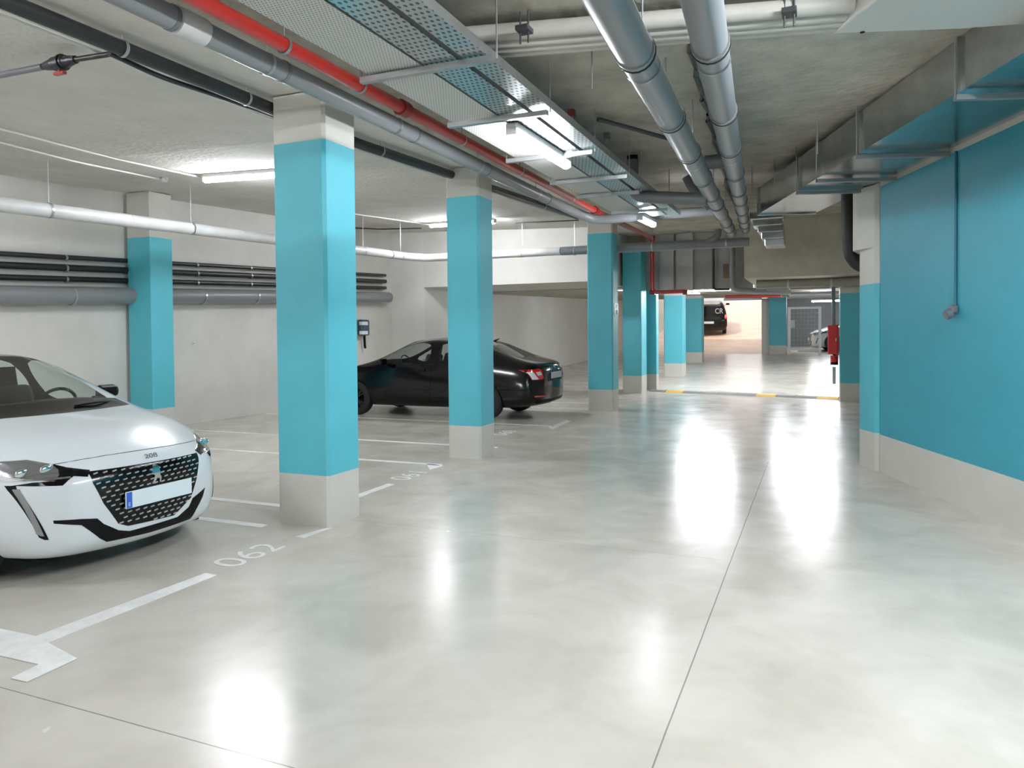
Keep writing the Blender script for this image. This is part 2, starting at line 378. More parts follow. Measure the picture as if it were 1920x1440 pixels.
# ------------------------------------------------------------------ lamps
def tube_light(a, b, label, m=None, group='fluorescent tube lamps'):
    a = Vector(a); b = Vector(b); d = (b-a).normalized(); mid = (a+b)/2
    t = tag(empty('tube_lamp', mid), label, 'lamp', group)
    bm = BM(); bar(bm, a-mid+Vector((0, 0, .03)), b-mid+Vector((0, 0, .03)), .09, .05); link('housing', bm, WHITE, t, bevel=.008)
    bm = BM(); tube(bm, [a-mid-Vector((0, 0, .012)), b-mid-Vector((0, 0, .012))], .042, 14); link('diffuser', bm, m or TUBE, t, smooth=True)
    for e, s in ((a, -1), (b, 1)):
        bm = BM(); bar(bm, e-mid, e-mid+d*.02*s, .085, .085); link('end_cap', bm, WHITE, t, bevel=.006)
    return t
def ceil_tube(x0, y, x1, y1, label): 
    tube_light((x0, y, CZ(x0, y)-.06), (x1, y1, CZ(x1, y1)-.06), label, TUBEM)
a = CL(385, 335, .06); b = CL(520, 325, .06); tube_light(a, (a.x+1.28, a.y, CZ(a.x+1.28, a.y)-.06), 'tube lamp on bay ceiling just left of the nearest pillar', TUBEM)
a = CL(808, 422, .06); tube_light(a, (a.x+1.7, a.y-.45, CZ(a.x+1.7, a.y-.4)-.07), 'tube lamp on bay ceiling showing both sides of the second pillar', TUBEM)
tube_light((-2.12, 5.08, 3.06), (-2.1, 6.3, 3.06), 'brightest tube lamp, slung under the cable trays ahead of camera')
a = G(1190, 405, 3.06); b = G(1232, 404, 3.06)
tube_light((-2.2, 9.7, 3.06), (-2.16, 10.35, 3.06), 'tube lamp under the far end of the cable trays')
a = PY(1082, 540, 20.2); b = PY(1168, 541, 20.2); tube_light(a, b, 'tube lamp seen either side of the third pillar under the low ceiling', TUBEB)
a = PY(1282, 548, 25.5); b = PY(1312, 548, 25.5); tube_light(a, b, 'tube lamp above the pillar beside the black van', TUBEB)
a = PY(1455, 547, 24.0); b = PY(1470, 545, 23.2); tube_light(a, b, 'star-bright tube lamp under the low ceiling left of the gate', TUBEB)
a = PY(1520, 549, 27.0); b = PY(1558, 548, 27.0); tube_light(a, b, 'long tube lamp above the gate near the fire hose cabinet', TUBEB)
for x, l in ((-3.4, 'left added tube lamp brightening the far half, behind the lane beam'), (-.9, 'right added tube lamp brightening the far half, behind the beige beam')): tube_light((x, 19.6, FCZ(19.6)-.06), (x+1.3, 19.6, FCZ(19.6)-.06), l, TUBEB)  # two extra lamps added to brighten the area beyond the beams
tube_light((-.3, 39.2, 2.95), (1.0, 39.2, 2.95), 'tube lamp added to brighten the store behind the gate', TUBEB)  # added lamp lifting the dim space behind the gate
tube_light((-2.1, -2.6, 3.06), (-2.1, -1.35, 3.06), 'unseen fill tube lamp under the trays behind the camera')  # unseen lamp added for fill, continuing the tray row
ceil_tube(-7.2, 1.2, -5.9, 1.2, 'unseen fill tube lamp on the bay ceiling above the bay left of camera')  # unseen bay lamp outside the view, added for fill
ceil_tube(-7.2, -2.4, -5.9, -2.4, 'unseen fill tube lamp on the bay ceiling behind the camera')  # another unseen bay lamp added for fill
for i, tt in enumerate((4.6, 6.4)):
    a = wall_pt(tt, 1.28, 3.40); b = wall_pt(tt+1.5, 1.28, 3.40)
    tube_light(a, b, 'tube lamp on ceiling beside the duct right of camera', TUBEB)

# ------------------------------------------------------------------ cable trays
ZT = 3.12
def tray(name, x0, x1, y0, y1, m, label, flange=.06, group='cable trays'):
    xm = (x0+x1)/2; bm = BM()
    bx(bm, (x0-xm, y0, 0), (x1-xm, y1, .004)); o = tag(link(name, bm, m, loc=(xm, 0, ZT)), label, 'cable tray', group)
    for s in (x0-xm, x1-xm-.004):
        bm = BM(); bx(bm, (s, y0, .004), (s+.004, y1, flange)); link('side_flange', bm, ZINC, o)
    return o
k = (ZT-H)/(3.2-H)
tray('cable_tray', -1.98*k/1.0, -1.80*k-.03, -3, G(1258, 405, ZT).y, PERF, 'right-hand perforated zinc cable tray above the lane')
tray('cable_tray', -2.25*k, -2.0*k-.02, -3, G(1240, 404, ZT).y, PERF, 'left-hand perforated zinc cable tray above the lane')
tray('cable_tray', -2.66*k, -2.25*k-.02, -3, 9.6, PERFW, 'wide matt white perforated cable tray next to the red pipe', flange=.03)
def bracket(p, q, label):
    a = G(*p, ZT-.03); b = G(*q, ZT-.03); b.y = a.y = (a.y+b.y)/2
    a.x = max(a.x, -2.62)
    o = empty('tray_bracket', (a+b)/2); tag(o, label, 'bracket', 'tray brackets'); mid = (a+b)/2
    bm = BM(); bar(bm, a-mid, b-mid, .04, .035); link('channel', bm, ZINC, o)
    for e in (a, b):
        if e is b: e = Vector((b.x+.02, b.y, b.z))
        bm = BM(); cyl(bm, e-mid, (e.x-mid.x, e.y-mid.y, CZ(e.x, e.y)-mid.z+.01), .005, 8); link('threaded_rod', bm, ZINC, o)
    return o
for p, q, l in (((665, 145), (935, 118), 'nearest crosswise bracket under the trays, left of the bright lamp'), ((830, 230), (1035, 218), 'tray bracket at the near end of the brightest lamp'),
                ((945, 300), (1115, 288), 'tray bracket at the far end of the brightest lamp'), ((1030, 343), (1178, 332), 'tray bracket just beyond the brightest lamp, fourth from camera'), ((1080, 369), (1200, 361), 'fifth tray bracket from camera, before the far lamp'),
                ((1145, 399), (1253, 393), 'last tray bracket, at the far tray lamp')):
    bracket(p, q, l)
# trays that drop down the beam face
for x0, x1, l in ((1236, 1264, 'wide grey cable tray hanging down the beam face beside red drop pipe'), (1268, 1300, 'speckled grey cable tray hanging down the beam face, right one')):
    a = PY(x0, 470, 18.4); b = PY(x1, 545, 18.4)
    bm = BM(); bx(bm, (a.x, 18.36, b.z), (b.x, 18.42, CZ(-3, 18.4))); tag(link('drop_tray', bm, mat('grey_tray', (168, 170, 168), .5, metal=.2), bevel=.006), l, 'cable tray')

# ------------------------------------------------------------------ pipes
def collar(a, b, t, r, w, m, parent, name='collar'):
    p = lerp(a, b, t); d = (Vector(b)-Vector(a)).normalized(); bm = BM(); cyl(bm, p-d*w/2, p+d*w/2, r, 20); return link(name, bm, m, parent, smooth=True)
def hanger(p, r, parent, rod=True, m=ZINC, d=(0, 1, 0)):
    bm = BM(); d = Vector(d).normalized(); p = Vector(p)
    s = d.cross(Vector((0, 0, 1))).normalized(); n = 20; R = r+.006
    rings = []
    for sgn in (-.012, .012):
        rings.append([(bm.verts.new(p+d*sgn+(s*math.cos(2*PI*i/n)+Vector((0, 0, 1))*math.sin(2*PI*i/n))*(R+k)) ) for k in (0,) for i in range(n)])
    for i in range(n): bm.faces.new((rings[0][i], rings[0][(i+1) % n], rings[1][(i+1) % n], rings[1][i]))
    if rod: cyl(bm, p+Vector((0, 0, R)), (p.x, p.y, max(p.z+R+.03, CZ(p.x, p.y)+.005)), .005, 8)
    return link('hanger', bm, m, parent, smooth=True)
def pipe(name, pts, r, m, label, cat='pipe', group=None, bend=.15, seg=20):
    bm = BM(); tube(bm, pts, r, seg, bend); return tag(link(name, bm, m, smooth=True), label, cat, group)
# red sprinkler main
rx, rz_ = -3.0, 3.30
e1 = PY(1222, 446, 17.9); e2 = Vector((e1.x, 17.95, PY(1222, 548, 17.9).z)); e3 = PY(1285, 548, 17.95)
rp = [(rx, -3, rz_), (rx, 10.6, rz_), (e1.x, 17.95, e1.z), (e2.x, 17.95, e2.z), (e3.x, 17.95, e2.z)]
o = pipe('sprinkler_pipe', rp, .047, RED, 'red sprinkler pipe running along the lane ceiling and dropping at the beam', bend=.12)
for y in (4.98, 10.3): collar((rx, 0, rz_), (rx, 10, rz_), y/10, .062, .1, REDD, o, 'coupling')
for q in (e1, e2, e3): collar(Vector((q.x, 17.95, q.z))-Vector((.05, 0, 0)), Vector((q.x, 17.95, q.z))+Vector((.05, 0, 0)), .5, .06, .12, REDD, o, 'coupling')
for y in (2.2, 3.6, 4.4, 6.0, 7.4, 9.2): hanger((rx, y, rz_), .047, o)
# grey drain left of the red pipe, turning across the lane at its end
gx, gz = -3.27, 3.28
p1e = PY(1340, 424, 10.6)
gp = [(gx, -3, gz), (gx, 10.3, gz), (gx+.2, 10.55, gz-.08), (p1e.x, 10.6, gz-.06)]
o = pipe('drain_pipe', gp, .068, PVC, 'grey drain pipe beside the red pipe, bending across the lane below the trays')
for y in (3.0, 3.9, 5.6, 7.1, 9.0): collar((gx, 0, gz), (gx, 10, gz), y/10, .073, .025, PVCD, o)
collar((gx, 0, gz), (gx, 10, gz), .312, .082, .2, PVCW, o, 'socket')
for y in (1.6, 3.75, 5.3, 6.9, 8.6): hanger((gx, y, gz), .068, o)
# pair of grey drains over the lane
pa = [G(1150, 20, 2.8), PY(1372, 437, 14.15)]; pb = [G(1318, 10, 2.82), PY(1398, 430, 14.15)]
for pp, r, l in ((pa, .085, 'left one of the two fat grey drain pipes over the lane'), (pb, .08, 'right one of the two fat grey drain pipes over the lane')):
    d = (pp[1]-pp[0]).normalized(); st = pp[0]-d*4.5
    o = pipe('drain_pipe', [st, pp[1]], r, PVC, l, group='fat grey drains over the lane')
    for t in (.315, .40, .475, .56, .64, .70, .78, .86, .93):
        collar(st, pp[1], t, r+.008, .035, PVC, o); collar(st, pp[1], t+.002, r+.011, .012, RUBBER, o, 'gasket')
    for t in (.33, .5, .67, .85): hanger(lerp(st, pp[1], t), r, o, d=d)
# crossing pipe (white in the bays, grey in the lane)
cz = 3.22
wx = -8.3
o = pipe('drain_pipe', [(wx, -3, 2.72), (wx, 4.5, 2.98), (wx, 14.0, cz), (wx+.3, 14.3, cz-.01), (-4.9, 14.3, cz-.02)], .085, PVCW, 'white drain pipe hung along the parking bays, turning right at the end')
for y in (5.8, 7.9, 10.3, 12.2, 13.6):
    z = 2.98+(cz-2.98)*(y-4.5)/9.5; hanger((wx, y, z), .085, o); 
for y in (6.9, 11.2, 13.2): 
    z = 2.98+(cz-2.98)*(y-4.5)/9.5; collar((wx, y-.1, z-.0025), (wx, y+.1, z+.0025), .5, .089, .03, PVCD if y > 13 else PVCW, o)
hanger((-5.75, 14.3, cz-.018), .085, o, d=(1, 0, 0))
q = PY(1398, 452, 14.3)
o = pipe('drain_pipe', [(-4.88, 14.3, cz-.02), (q.x+.06, 14.3, cz-.04)], .088, PVC, 'grey crossing drain pipe in front of the beige beam, joining both fat drains')
for x in (-4.6, -3.0, -1.6): hanger((x, 14.3, cz-.03), .088, o, d=(1, 0, 0))
p = PY(1335, 425, 14.3); bm = BM(); tube(bm, [(p.x+.12, 14.25, cz+.22), (p.x+.12, 14.25, cz+.1), (p.x-.1, 14.28, cz-.01)], .06, 16, .08); link('branch', bm, PVC, o, smooth=True)
# dark cross pipe, elbow and black sleeve beside the trays
y3 = 8.3
a = PY(1186, 338, y3); b = PY(1186, 352, y3); c = PY(1222, 362, y3); d = PY(1322, 374, y3)
o = pipe('drain_pipe', [(a.x, y3, PY(1186, 300, y3).z), (a.x, y3, c.z-.02), (d.x+.02, y3, d.z)], .07, PVCD, 'dark grey drain pipe elbowing from the black sleeve to the fat drain', bend=.16)
bm = BM(); cyl(bm, (a.x, y3, PY(1186, 336, y3).z), (a.x, y3, PY(1186, 290, y3).z), .062, 20); link('sleeve', bm, MATTB, o, smooth=True)
bm = BM(); cyl(bm, (a.x, y3, PY(1186, 290, y3).z), (a.x, y3, CZ(a.x, y3)+.01), .02, 10); link('sleeve_rod', bm, ZINC, o)
a = PY(1322, 305, 8.0); b = PY(1378, 318, 8.0)
pipe('drain_pipe', [(a.x, 8.0, a.z), (b.x, 8.0, a.z-.0)], .075, PVCD, 'short dark pipe linking the two fat drains')
a = PY(1238, 268, 6.6); b = PY(1305, 298, 7.2)
pipe('conduit', [(-1.8, 6.3, 3.42), (b.x-.1, 7.2, 3.35)], .02, DARKM, 'thin dark conduit slanting from the trays to the left fat drain')
bm = BM(); a = PY(1295, 345, 9.3); b = PY(1320, 385, 9.3)
tube(bm, [(a.x-.05, 9.3, 3.46), (a.x+.02, 9.3, a.z-.05), (b.x+.05, 9.45, b.z)], .06, 16, .12); tag(link('drain_pipe', bm, PVCD, smooth=True), 'short dark elbow pipe dropping from the ceiling onto the left fat drain', 'pipe')
# black pipe on the bay ceiling with thinner companions
bp = [CL(x, y, .1) for x, y in ((0, 30), (500, 200), (830, 320))]
x0 = -4.13
def bz(y): return CZ(x0, y)-.09
o = pipe('black_pipe', [(x0, -3, bz(-3)), (x0, 6, bz(6)), (x0, 13.0, bz(13))], .05, BLACKP, 'thick black insulated pipe clamped to the ceiling behind the pillars')
for y in (3.4, 4.5, 6.4, 8.8, 11.2): hanger((x0, y, bz(y)), .05, o)
o = pipe('black_cable', [(x0-.12, 3.4, bz(3.4)-.01), (x0-.14, 3.8, bz(3.8)-.03), (x0-.11, 4.3, bz(4.3)-.02), (x0-.1, 8, bz(8)), (x0-.1, 12, bz(12))], .018, BLACKP, 'thinner black cable sagging beside the thick black pipe', cat='cable')
o = pipe('conduit', [(x0-.3, -3, CZ(x0-.3, -3)-.05), (x0-.3, 6, CZ(x0-.3, 6)-.05), (x0-.3, 13, CZ(x0-.3, 13)-.05)], .014, WIREW, 'thin white conduit beside the thick black ceiling pipe', cat='conduit')
# valve branch on the left
vz = CZ(-4.6, 3.45)-.1
v = tag(empty('valve', (-4.75, 3.42, vz)), 'black ball valve with red handle under the bay ceiling', 'valve')
bm = BM(); cyl(bm, (-.14, 0, 0), (-.05, 0, 0), .028, 14, .042); cyl(bm, (-.05, 0, 0), (.06, 0, 0), .046, 16); cyl(bm, (.06, 0, 0), (.16, 0, 0), .042, 14, .026); cyl(bm, (.02, 0, 0), (.035, 0, 0), .055, 16); link('valve_body', bm, BLACKP, v, smooth=True)
bm = BM(); box(bm, (0, 0, -.07), (.1, .03, .02)); cyl(bm, (0, 0, -.07), (0, 0, -.03), .012, 10); link('handle', bm, RED, v, bevel=.004)
pipe('branch_pipe', [(-4.92, 3.42, vz), (-6.6, 3.42, vz+.03)], .022, PVCD, 'thin grey pipe running left from the ball valve')
pipe('branch_pipe', [(-4.59, 3.42, vz), (-4.27, 3.46, vz+.005)], .018, BLACKP, 'short black pipe stub between ball valve and thick black pipe')
# pipes along the left wall
for i, (zz, r, m_, l) in enumerate(((2.64, .035, BLACKP, 'top black pipe on the left wall'), (2.49, .048, BLACKP, 'middle black pipe on the left wall'), (2.33, .04, BLACKP, 'lowest black pipe on the left wall'), (2.09, .13, PVC, 'fat grey drain pipe along the left wall under the black pipes'))):
    X = -9.97 if i < 3 else -9.88
    zz -= .01
    o = pipe('wall_pipe', [(X, -3, zz-.036*9.2), (X, 15.6, zz+.038*9.4)], r, m_, l, group='left wall pipes')
    for y in (2.2, 4.6, 7.2, 9.6, 10.9, 13.6):
        z = zz+.0375*(y-6.2); bm = BM(); cyl(bm, (X, y-.015, z), (X, y+.015, z), r+.008, 16); box(bm, (X-.04, y, z), (.08, .02, .02)); link('clamp', bm, ZINC, o, smooth=True)
# thin conduits on the bay ceiling
for (p, q, l) in (((0, 252), (380, 333), 'upper thin white conduit on the bay ceiling leading to the tube lamp'), ((0, 274), (300, 336), 'lower thin white conduit on the bay ceiling leading to the detector')):
    a = CL(*p, .03); b = CL(*q, .03); e = a+(a-b)*.4
    e.z = CZ(e.x, e.y)-.03
    a.z = CZ(a.x, a.y)-.03; b.z = CZ(b.x, b.y)-.03
    pts = []
    for i in range(15):
        q = lerp(e, b, i/14); pts.append((q.x, q.y, CZ(q.x, q.y)-.03))
    pipe('conduit', pts, .011, WIREW, l, cat='conduit', bend=0)
a = CL(655, 400, .012); b = CL(805, 421, .012); pipe('conduit', [a, b], .012, WIREW, 'thin white conduit on bay ceiling between first and second pillars', cat='conduit')
a = CL(660, 427, .03); b = CL(790, 428, .03); pipe('black_cable', [a, lerp(a, b, .4)-Vector((0, 0, .03)), b], .014, BLACKP, 'black cable on ceiling above the wall charger', cat='cable')
a = CL(965, 418, .03); b = CL(1085, 413, .03); pipe('black_cable', [a, b], .012, BLACKP, 'thin black cable on ceiling right of the second pillar', cat='cable')
# smoke detector
p = CL(307, 336, .02)
d = tag(empty('smoke_detector', (p.x, p.y, CZ(p.x, p.y))), 'small white round smoke detector on the bay ceiling', 'smoke detector')
bm = BM(); cyl(bm, (0, 0, -.025), (0, 0, .01), .06, 24); link('base', bm, WHITE, d, smooth=True)
bm = BM(); cyl(bm, (0, 0, -.06), (0, 0, -.025), .035, 24, .052); link('head', bm, WHITE, d, smooth=True)
# white pipes crossing above the lane close to the camera
for i, (p, q, r, l) in enumerate((((875, 66), (1600, 7), .05, 'fat white pipe crossing the ceiling near the camera'), ((888, 84), (1595, 28), .035, 'thin white pipe just below the fat white crossing pipe'), ((893, 94), (1595, 38), .035, 'third white crossing pipe from the camera side'), ((900, 103), (1595, 48), .03, 'last white crossing pipe, farthest from the camera'))):
    z_ = (3.36, 3.33, 3.32, 3.31)[i]; a = G(*p, z_); b = G(*q, z_); 
    pipe('crossing_pipe', [a, b], r, mat('cream_pvc', (186, 183, 174), .5, noise=.08), l, group='white pipes across the lane ceiling')
p = G(983, 62, 3.3)
c_ = tag(empty('pipe_clamp', p), 'dark two-bolt clamp on the white crossing pipes', 'clamp')
bm = BM(); box(bm, (0, 0, .02), (.08, .1, .03)); link('plate', bm, DARKM, c_, bevel=.004)
for dx in (-.025, .025): 
    bm = BM(); cyl(bm, (dx, .0, -.06), (dx, 0, .13), .006, 8); link('bolt', bm, DARKM, c_)
p = G(1480, 30, 3.3)
c2 = copy_tree(c_); c2.location = p; c2['label'] = 'dark two-bolt clamp on the white pipes right of the fat drains'
# white soffit box
bm = BM(); zs = 3.28
pts = [G(1560, 64, zs), G(1800, 55, zs), G(2010, 40, zs), G(2010, -60, zs), G(1720, -60, zs)]
prism(bm, [p[:2] for p in pts], zs, 3.46); o = tag(link('ceiling_box', bm, BOXW, bevel=.012), 'white boxed-in ceiling panel above the duct near the camera', 'ceiling box')
p = G(1617, 60, zs); bm = BM(); cyl(bm, (p.x, p.y, zs-.004), (p.x, p.y, zs+.01), .014, 14); link('vent_hole', bm, MATTB, o)
# small ceiling boxes near the trays
for (x, y, l) in ((1072, 215, 'maroon sprinkler head box on the lane ceiling right of the trays'), (1138, 265, 'dark sprinkler stub on the lane ceiling near black sleeve')):
    p = G(x, y, 3.42); o = tag(empty('sprinkler', (p.x, p.y, CZ(p.x, p.y))), l, 'sprinkler')
    bm = BM(); box(bm, (0, 0, -.03), (.06, .06, .06)); link('socket', bm, REDD if x < 1100 else PVCD, o, bevel=.008)
    bm = BM(); cyl(bm, (0, 0, -.1), (0, 0, -.06), .014, 10); cyl(bm, (0, 0, -.105), (0, 0, -.1), .024, 12); link('nozzle', bm, ZINC, o)
pts = []
for i in range(26):
    t = i/25; q = CL(1278+92*t+3*math.sin(i*2.1), 75+310*t, .03); pts.append((q.x, q.y, CZ(q.x, q.y)-.022))
pipe('black_cable', pts, .02, BLACKP, 'ragged black cable strip on the lane ceiling between the two fat drains', cat='cable', bend=0, seg=8)
for x, y, yy in ((1248, 110, 5.2), (1110, 150, 4.6), (1533, 260, 7.4), (1410, 300, 9.6), (1452, 290, 9.4)):
    q = PY(x, y, yy); bm = BM(); cyl(bm, (0, 0, -.35), (0, 0, .0), .005, 8)
    tag(link('threaded_rod', bm, ZINC, loc=(q.x, q.y, CZ(q.x, q.y)+.003)), 'thin threaded rod hanging loose from the lane ceiling', 'rod', 'loose rods on the lane ceiling')
# black flexible duct by the pilaster
bm = BM(); yy = 9.75
P = [PY(1591, 360, yy), PY(1592, 440, yy), PY(1596, 480, yy), PY(1612, 498, yy), PY(1640, 500, yy)]
tube(bm, P, .085, 18, .2, 8)
tag(link('flexible_hose', bm, RUBBER, smooth=True), 'thick black flexible duct curving in behind the pilaster top', 'duct')

# ------------------------------------------------------------------ ventilation duct along the right wall
D0, D1 = .02, .766; zb, zt = 3.10, 3.45
def tpos(x, y): p = G(x, y, zb); return (p-WP).dot(WD)
T0, T1 = tpos(1417, 401), 12.5
du = tag(empty('ventilation_duct', wall_pt(0, .4, zb)), 'galvanised rectangular ventilation duct along the top of the teal wall', 'duct')
o0 = wall_pt(0, .4, zb)
def dpt(t, d, z): return wall_pt(t, d, z)-o0
cuts = [T0, tpos(1497, 354), tpos(1612, 285), tpos(1812, 172), tpos(1812, 172)+2.2, T1]
for a, b in zip(cuts, cuts[1:]):
    bm = BM(); g = .012
    prism(bm, [dpt(a+g, D0, 0)[:2], dpt(b-g, D0, 0)[:2], dpt(b-g, D1, 0)[:2], dpt(a+g, D1, 0)[:2]], 0, zt-zb)
    link('duct_section', bm, DUCT, du)
for a in cuts[:-1]:
    bm = BM()
    prism(bm, [dpt(a-.018, D0-.0, 0)[:2], dpt(a+.018, D0-.0, 0)[:2], dpt(a+.018, D1+.02, 0)[:2], dpt(a-.018, D1+.02, 0)[:2]], -.02, zt-zb+.005); link('flange', bm, DUCT, du)
for (x, y) in ((1812, 174), (1612, 287), (1535, 333), (1497, 356)):
    t = tpos(x, y)+.03; bm = BM(); a = wall_pt(t, D1+.03, zb-.04); b = wall_pt(t, .01, zb-.04)
    br = tag(empty('duct_bracket', (a+b)/2), {1812: 'nearest bracket carrying the duct on the right wall', 1612: 'second duct bracket from the camera on the right wall', 1535: 'third duct bracket on the right wall near the corner', 1497: 'last duct bracket, at the pilaster'}[x], 'bracket', 'duct brackets')
    mid = (a+b)/2; bar(bm, a-mid, b-mid, .045, .035); link('channel', bm, STEEL, br)
    bm = BM(); cyl(bm, a-mid, (a.x-mid.x, a.y-mid.y, CZ(a.x, a.y)-mid.z), .005, 8); link('threaded_rod', bm, ZINC, br)
# stepped outlet at the end of the duct
yy = 11.6
lo = tag(empty('stepped_vent', PY(1442, 432, yy)), 'stepped silver vent outlet hanging below the far end of the duct', 'vent'); c0 = PY(1442, 432, yy)
for i, (x0, x1, y0, y1) in enumerate(((1408, 1470, 402, 412), (1412, 1468, 413, 424), (1422, 1470, 425, 436), (1428, 1471, 437, 448), (1434, 1472, 449, 461))):
    a = PY(x0, y0, yy)-c0; b = PY(x1, y1, yy)-c0; bm = BM(); box(bm, ((a.x+b.x)/2, .03*i, (a.z+b.z)/2), (abs(b.x-a.x), .4, abs(a.z-b.z)*.96)); link('vent_fin', bm, DUCT, lo, bevel=.012)
# socket and cable on the teal wall
q = onplane(1797, 280, WP, WN); q2 = onplane(1794, 584, WP, WN)
s = tag(empty('wall_socket', (q2.x, q2.y, q2.z), math.atan2(WN.y, WN.x)+PI), 'grey round wall socket hanging off a long cable on the teal wall', 'socket')
bm = BM(); box(bm, (.03, 0, .02), (.06, .075, .07)); link('socket_box', bm, GREYBOX, s, bevel=.015)
bm = BM(); cyl(bm, (.05, 0, -.015), (.095, 0, -.035), .043, 24, .04); link('cover', bm, GREYBOX, s, smooth=True)
bm = BM(); cyl(bm, (.012, 0, .05), (.012, -.0, 3.06-q2.z), .011, 10); link('cable', bm, mat('teal_cable', (20, 92, 112), .5), s, smooth=True)

# ------------------------------------------------------------------ wall charger by the black car
c0 = Vector((-10.05, 14.55, 1.67))
ch = tag(empty('wall_charger', c0), 'dark blue wall charger with grey mounting plate on the left wall by the black sedan', 'charger')
bm = BM(); bx(bm, (0, -.22, -.2), (.03, .12, .22)); link('mounting_plate', bm, PLATEG, ch, bevel=.01)
bm = BM(); bx(bm, (.03, -.12, -.18), (.18, .2, .2)); link('charger_body', bm, NAVY, ch, bevel=.04)
bm = BM(); bx(bm, (.1, -.13, .07), (.185, .1, .15)); bx(bm, (.1, -.13, -.15), (.185, .1, -.07)); link('label_strip', bm, PLATEW, ch)
bm = BM(); tube(bm, [(.1, .08, -.18), (.1, .08, -.36), (.1, .1, -.48)], .03, 12); link('plug', bm, MATTB, ch, smooth=True)
bm = BM(); cyl(bm, (.02, -.2, .2), (.02, -.2, 1.55), .012, 8); link('supply_cable', bm, mat('green_cable', (110, 140, 100), .6), ch)
for (x, y, l) in ((362, 644, 'small white cap on the left wall right of the wall pillar'),):
    p = PX(x, y, -10.05); o = tag(empty('wall_plug', p), l, 'wall plug'); bm = BM(); cyl(bm, (0, 0, 0), (.02, 0, 0), .03, 16); link('cap', bm, WHITE, o); bm = BM(); cyl(bm, (.02, 0, 0), (.03, 0, 0), .012, 10); link('screw', bm, ZINC, o)
# marker on the third pillar
p = PX(1155.5, 580, G(1150, 771).x+.004)
mk = tag(empty('pillar_marker', p), 'small white marker with dark digits on the third pillar', 'sign')
bm = BM(); bx(bm, (0, -.16, -.11), (.004, .16, .12)); link('marker_plate', bm, mat('marker_blue', (150, 205, 216), .5), mk)
def text_obj(name, s, size, m, parent=None, extrude=.002, rot=None, loc=(0, 0, 0), align='CENTER', sx=1, offset=0):
    cu = bpy.data.curves.new(name, 'FONT'); cu.body = s; cu.size = size; cu.extrude = extrude; cu.align_x = align; cu.align_y = 'CENTER'; cu.offset = offset
    to = bpy.data.objects.new(name, cu); C.objects.link(to)
    dg = bpy.context.evaluated_depsgraph_get(); me = bpy.data.meshes.new_from_object(to.evaluated_get(dg))
    bpy.data.objects.remove(to); me.materials.clear(); me.materials.append(m)
    o = bpy.data.objects.new(name, me); C.objects.link(o)
    if parent: o.parent = parent
    M = (rot or Matrix.Identity(3)).to_4x4(); M.translation = loc
    me.transform(Matrix.Diagonal((sx, 1, 1, 1))); o.matrix_local = M
    return o
RX = Matrix(((0, 1, 0), (0, 0, 1), (1, 0, 0))).transposed()    # text facing +X, reading along +Y
RX = Matrix(((0, 0, 1), (1, 0, 0), (0, 1, 0)))
text_obj('marker_text', 'P', .12, NAVY, mk, .003, RX, (.006, -.0, .05)); text_obj('marker_text', '78', .12, NAVY, mk, .003, RX, (.006, 0, -.06))

# ------------------------------------------------------------------ painted bay lines
def paint(name, pts, m, label, cat='floor marking', z=.003, group='white parking lines'):
    bm = BM(); vs = [bm.verts.new((p[0], p[1], z)) for p in pts]; bm.faces.new(vs)
    r = bmesh.ops.extrude_face_region(bm, geom=bm.faces[:]); 
    for v in r['geom']:
        if isinstance(v, bmesh.types.BMVert): v.co.z -= .0025
    return tag(link(name, bm, m), label, cat, group)
P = lambda *q: [G(x, y) for x, y in q]
paint('parking_line', P((63, 1216), (68, 1193), (385, 1075), (407, 1079)), LINE, 'long white floor line in front of the white car, left of number 062')
q = P((0, 1180), (68, 1194), (145, 1236), (50, 1280), (20, 1273), (73, 1247), (0, 1230))
d = (q[0]-q[1]).normalized(); q = [q[0]+d*3.2]+q[1:6]+[q[6]+d*3.2]
paint('parking_line', q, LINE, 'white T-shaped line end at the bottom left of the photo', z=.0045)
paint('parking_line', P((552, 1007), (606, 992), (624, 989.5), (570, 1009)), LINE, 'short white floor line at the foot of the nearest pillar')
paint('parking_line', P((640, 938), (640, 945), (740, 908.5), (728, 906.8)), LINE, 'white floor line right of the nearest pillar, left of number 061')
paint('parking_line', P((1029, 801), (1036, 804.5), (1071, 790), (1062, 788)), LINE, 'short white line corner behind the black sedan tail')
def bay(Y, x0, x1, l, w=.085): paint('parking_line', [(x0, Y-w/2), (x1, Y-w/2), (x1, Y+w/2), (x0, Y+w/2)], LINE, l)
bay(G(509, 815).y, -9.9, -3.95, 'white bay line passing behind the nearest pillar, farther of two'); bay(G(511, 850).y, -9.9, -4.05, 'white bay line ending beside number 061')
bay(G(512, 947).y, -7.9, -3.75, 'white bay line between white car and nearest pillar, farther one'); bay(G(518, 989.4).y, -7.9, -4.1, 'white bay line touching the nearest pillar corner')
bay(G(750, 786.5).y, -9.9, -3.95, 'white bay line on the near side of the black sedan'); bay(13.82, -9.9, -4.0, 'white bay line on the far side of the black sedan'); bay(15.0, -9.9, -3.9, 'white bay line beyond the black sedan at the beam')
paint('parking_line', P((800, 871), (806, 881), (832, 873.5), (805, 870)), LINE, 'short white line end beside the last digit of 061')
RZ = Matrix(((0, -1, 0), (1, 0, 0), (0, 0, 1)))          # reads along +Y, tops towards the bays
for s, p, l, sz in (('062', (470, 1041), 'faint white bay number 062 painted on the floor by the white car', .34), ('061', (770, 891.5), 'faint white bay number 061 painted on the floor right of nearest pillar', .34), ('060', (948, 812), 'faint white bay number 060 painted on the floor right of second pillar', .34)):
    g = G(*p); o = text_obj('bay_number', s, sz, NUM, None, .0012, RZ, (g.x, g.y, .0022), sx=1.05)
    tag(o, l, 'floor number', 'painted bay numbers')

